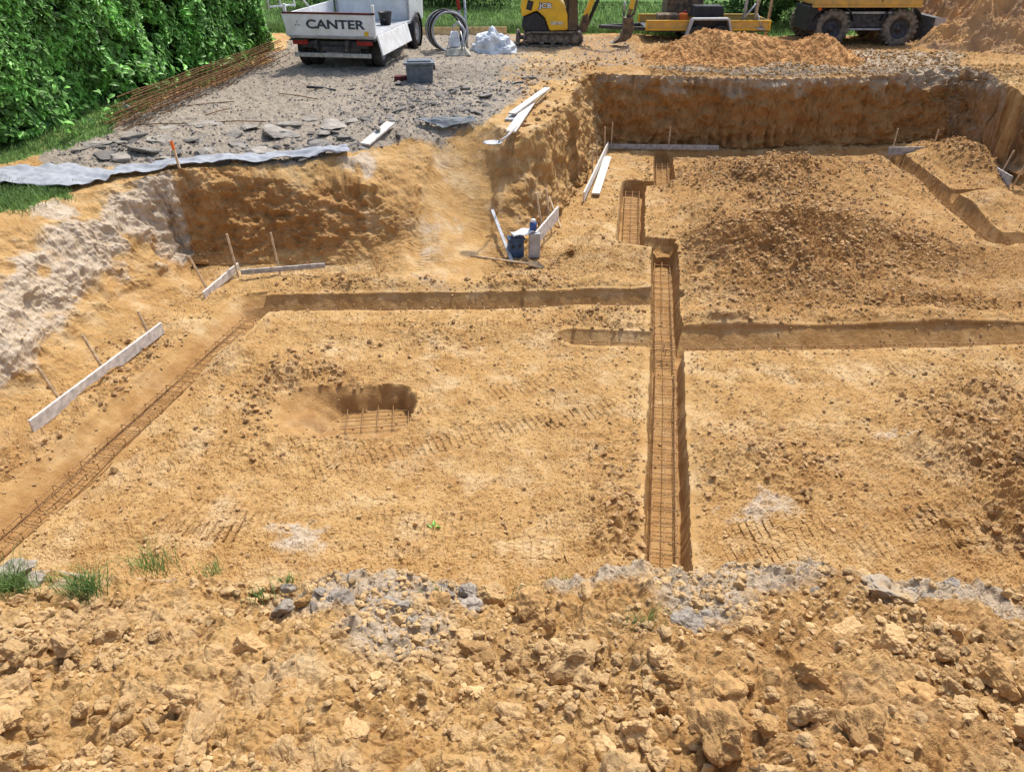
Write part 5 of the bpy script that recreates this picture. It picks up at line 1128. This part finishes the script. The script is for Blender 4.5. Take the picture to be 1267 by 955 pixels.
# galvanised stand and thin trunks
p = at(932, 40, 1.3); gy = 22.9; X0 = PY(932, 36, gy).x; g0 = G(X0, gy)
gs_ = empty('galvanised_stand', (X0, gy, g0), 0, 'galvanised steel stand with braces behind the right end of the orange heap', 'stand')
MB().tube([(0, 0, .0), (.05, 0, 3.2)], .05, 10).build('post', 'steel', gs_, smooth=True); MB().tube([(-.22, .3, .0), (-.18, .3, 3.2)], .045, 10).build('post', 'wood_grey', gs_, smooth=True)
MB().tube([(-.35, 0, .68), (.02, 0, 1.15)], .025, 8).build('brace', 'steel', gs_, smooth=True); MB().tube([(.02, 0, .9), (.2, -.1, .52)], .025, 8).build('brace', 'steel', gs_, smooth=True)
MB().tube([(.05, -.1, .50), (.28, -.1, .48)], .03, 8).build('foot', 'steel', gs_, smooth=True)
X1 = PY(948, 36, 24.6).x; o = tag(MB().tube([(0, 0, -.1), (.05, 0, 1.5), (.1, 0, 3.4)], [.045, .04, .035], 9).build('wooden_post', 'stake', None, smooth=True), 'thin weathered wooden post right of the galvanised stand', 'post'); o.location = (X1, 24.6, G(X1, 24.6))

# ------------------------------------------------------------------ shrubs behind
def shrub(cx, cy, rx, ry, hz, n, size, label, seed, tn=.5, name='shrub', cat='shrub', gap=-.3):
    rt = empty(name, (cx, cy, G(cx, cy)), 0, label, cat, 'shrubs and trees behind the site')
    r = np.random.default_rng(seed); d = r.normal(size=(n, 3)); d /= np.linalg.norm(d, axis=1)[:, None]; d[:, 2] = np.abs(d[:, 2]) if hz < 2 else d[:, 2]
    rad = 1 - r.exponential(.14, n); lob = 1 + .28 * fbm(d[:, 0], d[:, 1], d[:, 2], 1.7, 3, .6, seed)
    c = d * (rad * lob)[:, None] * np.array([rx, ry, hz * .55]); c[:, 2] += hz * .5
    k = (fbm(c[:, 0], c[:, 1], c[:, 2], 2.1, 2, .5, seed + 4) > gap) & (c[:, 2] > .02); c = c[k]; dd = d[k]
    v, f, r3 = leaves(c, dd + np.array([0, 0, .5]), size, seed)
    npmesh('crown', v, f, 'bushleaf', tone=np.repeat(np.clip(tn + r3.normal(0, .25, len(c)), 0, 1), 7), parent=rt)
    t = MB()
    for k in range(7):
        a = k * .9; t.tube([(0.05 * math.cos(a), .05 * math.sin(a), -.05), (rx * .3 * math.cos(a), ry * .3 * math.sin(a), hz * .4), (rx * .6 * math.cos(a), ry * .6 * math.sin(a), hz * .8)], [.05, .035, .015], 6)
    t.build('stems', 'bark', rt, smooth=True); return rt
shrub(8.0, 27.6, 1.6, 1.3, 2.6, 9000, .12, 'broad dark green shrub behind the trailer', 31, .5)
shrub(10.2, 28.0, 1.5, 1.2, 2.8, 8000, .12, 'dark green shrub between the trailer and the wheeled excavator', 32, .35)
shrub(12.2, 29.4, 1.6, 1.2, 2.4, 6000, .12, 'dark shrub seen behind the wheeled excavator', 33, .3)
shrub(15.0, 29.6, 1.8, 1.2, 2.6, 5000, .13, 'shrub behind the right end of the wheeled excavator', 36, .3)
shrub(-2.6, 31.5, 3.2, 1.2, 2.2, 8000, .14, 'dark hedge-like shrub across the lawn behind the truck', 34, .35)
shrub(-6.2, 31.0, 1.8, 1.2, 3.0, 6000, .14, 'dark bush behind the truck cab beside the hedge', 35, .4)

# ------------------------------------------------------------------ grass
def blades(name, pts, hgt, m, label, seed, kind='stuff', wd=.012, spread=.5, parent=None, loc=None):
    r = np.random.default_rng(seed); n = len(pts); an = r.uniform(0, 6.283, n); h_ = hgt * r.uniform(.5, 1.2, n); le = r.normal(0, spread, (n, 2)) * h_[:, None]
    a = np.stack([np.cos(an), np.sin(an), 0 * an], 1) * wd; top = pts + np.stack([le[:, 0], le[:, 1], h_], 1); mid = pts + np.stack([le[:, 0] * .3, le[:, 1] * .3, h_ * .6], 1)
    v = np.stack([pts - a, pts + a, mid + a * .7, mid - a * .7, top], 1).reshape(-1, 3)
    f = np.array([[0, 1, 2], [0, 2, 3], [3, 2, 4]]); F_ = (f[None] + (np.arange(n) * 5)[:, None, None]).reshape(-1, 3)
    o = npmesh(name, v, F_, m, tone=np.repeat(np.clip(r.normal(.5, .25, n), 0, 1), 5), parent=parent)
    if label: tag(o, label, None, None, kind)
    return o
def pick(mask, count, seed):
    r = np.random.default_rng(seed); cell = np.clip(np.gradient(GX, axis=1) * np.gradient(GY, axis=0) * mask, 0, None).ravel(); cs = np.cumsum(cell.astype(np.float64)); ii = np.clip(np.searchsorted(cs, r.random(count) * cs[-1]), 0, cell.size - 1)
    p = V[ii].copy(); p[:, :2] += r.normal(0, .01, (count, 2)); return p
blades('lawn_grass', pick(lawn * (GY > 22) * (GY < 34) * inner, 60000, 1), .15, 'grass', 'mown green grass of the lawn beyond the site', 2, wd=.012)
blades('verge_grass', pick(np.maximum(lawn * (GY < 14), verge * (GY < 17) * .35) * inner * (GX > -9), 26000, 3), .09, 'grass', 'short green grass at the left rim and under the hedge', 4, wd=.006)
blades('lawn_edge_grass', pick(lawn * (GY > 23.6) * (GY < 25.2) * inner, 9000, 5), .30, 'grass', 'taller grass along the lawn edge', 6, wd=.014)
for i, (px, py, wp, n, lb) in enumerate([(110, 722, 36, 260, 'bright green grass tuft on the near crest, left of the middle tufts'), (18, 722, 40, 300, 'dark green weed clump at the left edge beside the flat grey stone'), (62, 708, 16, 60, 'tiny grass tuft right of the flat grey stone'), (190, 694, 40, 120, 'sparse low grass along the crest right of the bright tuft'), (262, 700, 30, 60, 'thin short grass blades on the crest between tufts'),
                                        (357, 710, 22, 60, 'small yellow green tuft above the dark grey lump'), (445, 712, 22, 80, 'grass wisp on the crest at the grey patch left top'), (535, 728, 24, 90, 'small dark grass tuft on the crest at the grey patch right end'), (655, 730, 30, 70, 'low green weeds on the crest right of the pit middle'), (690, 716, 30, 60, 'short grass blades near the grey lumps left of the trench'), (803, 772, 34, 110, 'straggly grass tuft just below the end of the middle trench'), (322, 730, 30, 50, 'dry straw-like grass wisps beside the dark grey lump')]):
    p = at(px, py + 12, 1.85); d = (p - Vector((0, 0, CZ))).length; s = wp / FPX * d
    r = np.random.default_rng(400 + i); q = np.stack([r.normal(0, s * .28, n), r.normal(0, s * .2, n), 0 * r.random(n)], 1)
    o = blades('grass_tuft', q.astype(np.float32), s * (.75 if n > 90 else .5), 'grass', None, 500 + i, wd=.0022, spread=.55); o.location = p + Vector((0, 0, .01)); tag(o, lb, 'grass tuft', 'grass tufts along the near crest')
p = at(537, 652); v, f, _ = leaves(np.array([[0, 0, .015], [.04, .0, .012], [-.04, .01, .012], [.0, .02, .02]]), np.tile([0, 0, 1.], (4, 1)), .07, 9)
o = npmesh('leaf_sprig', v, f, 'leaf', tone=np.full(28, .7)); o.location = p; tag(o, 'fallen green leaf sprig lying on the pit floor', 'leaf')
p = at(203, 788, 2.0); o = tag(MB().box((0, 0, .01), (.035, .012, .006)).build('litter', 'paper', None), 'tiny scrap of white litter on the near bank', 'litter'); o.location = p + Vector((0, 0, .02)); o.rotation_euler = (.2, 0, .2)
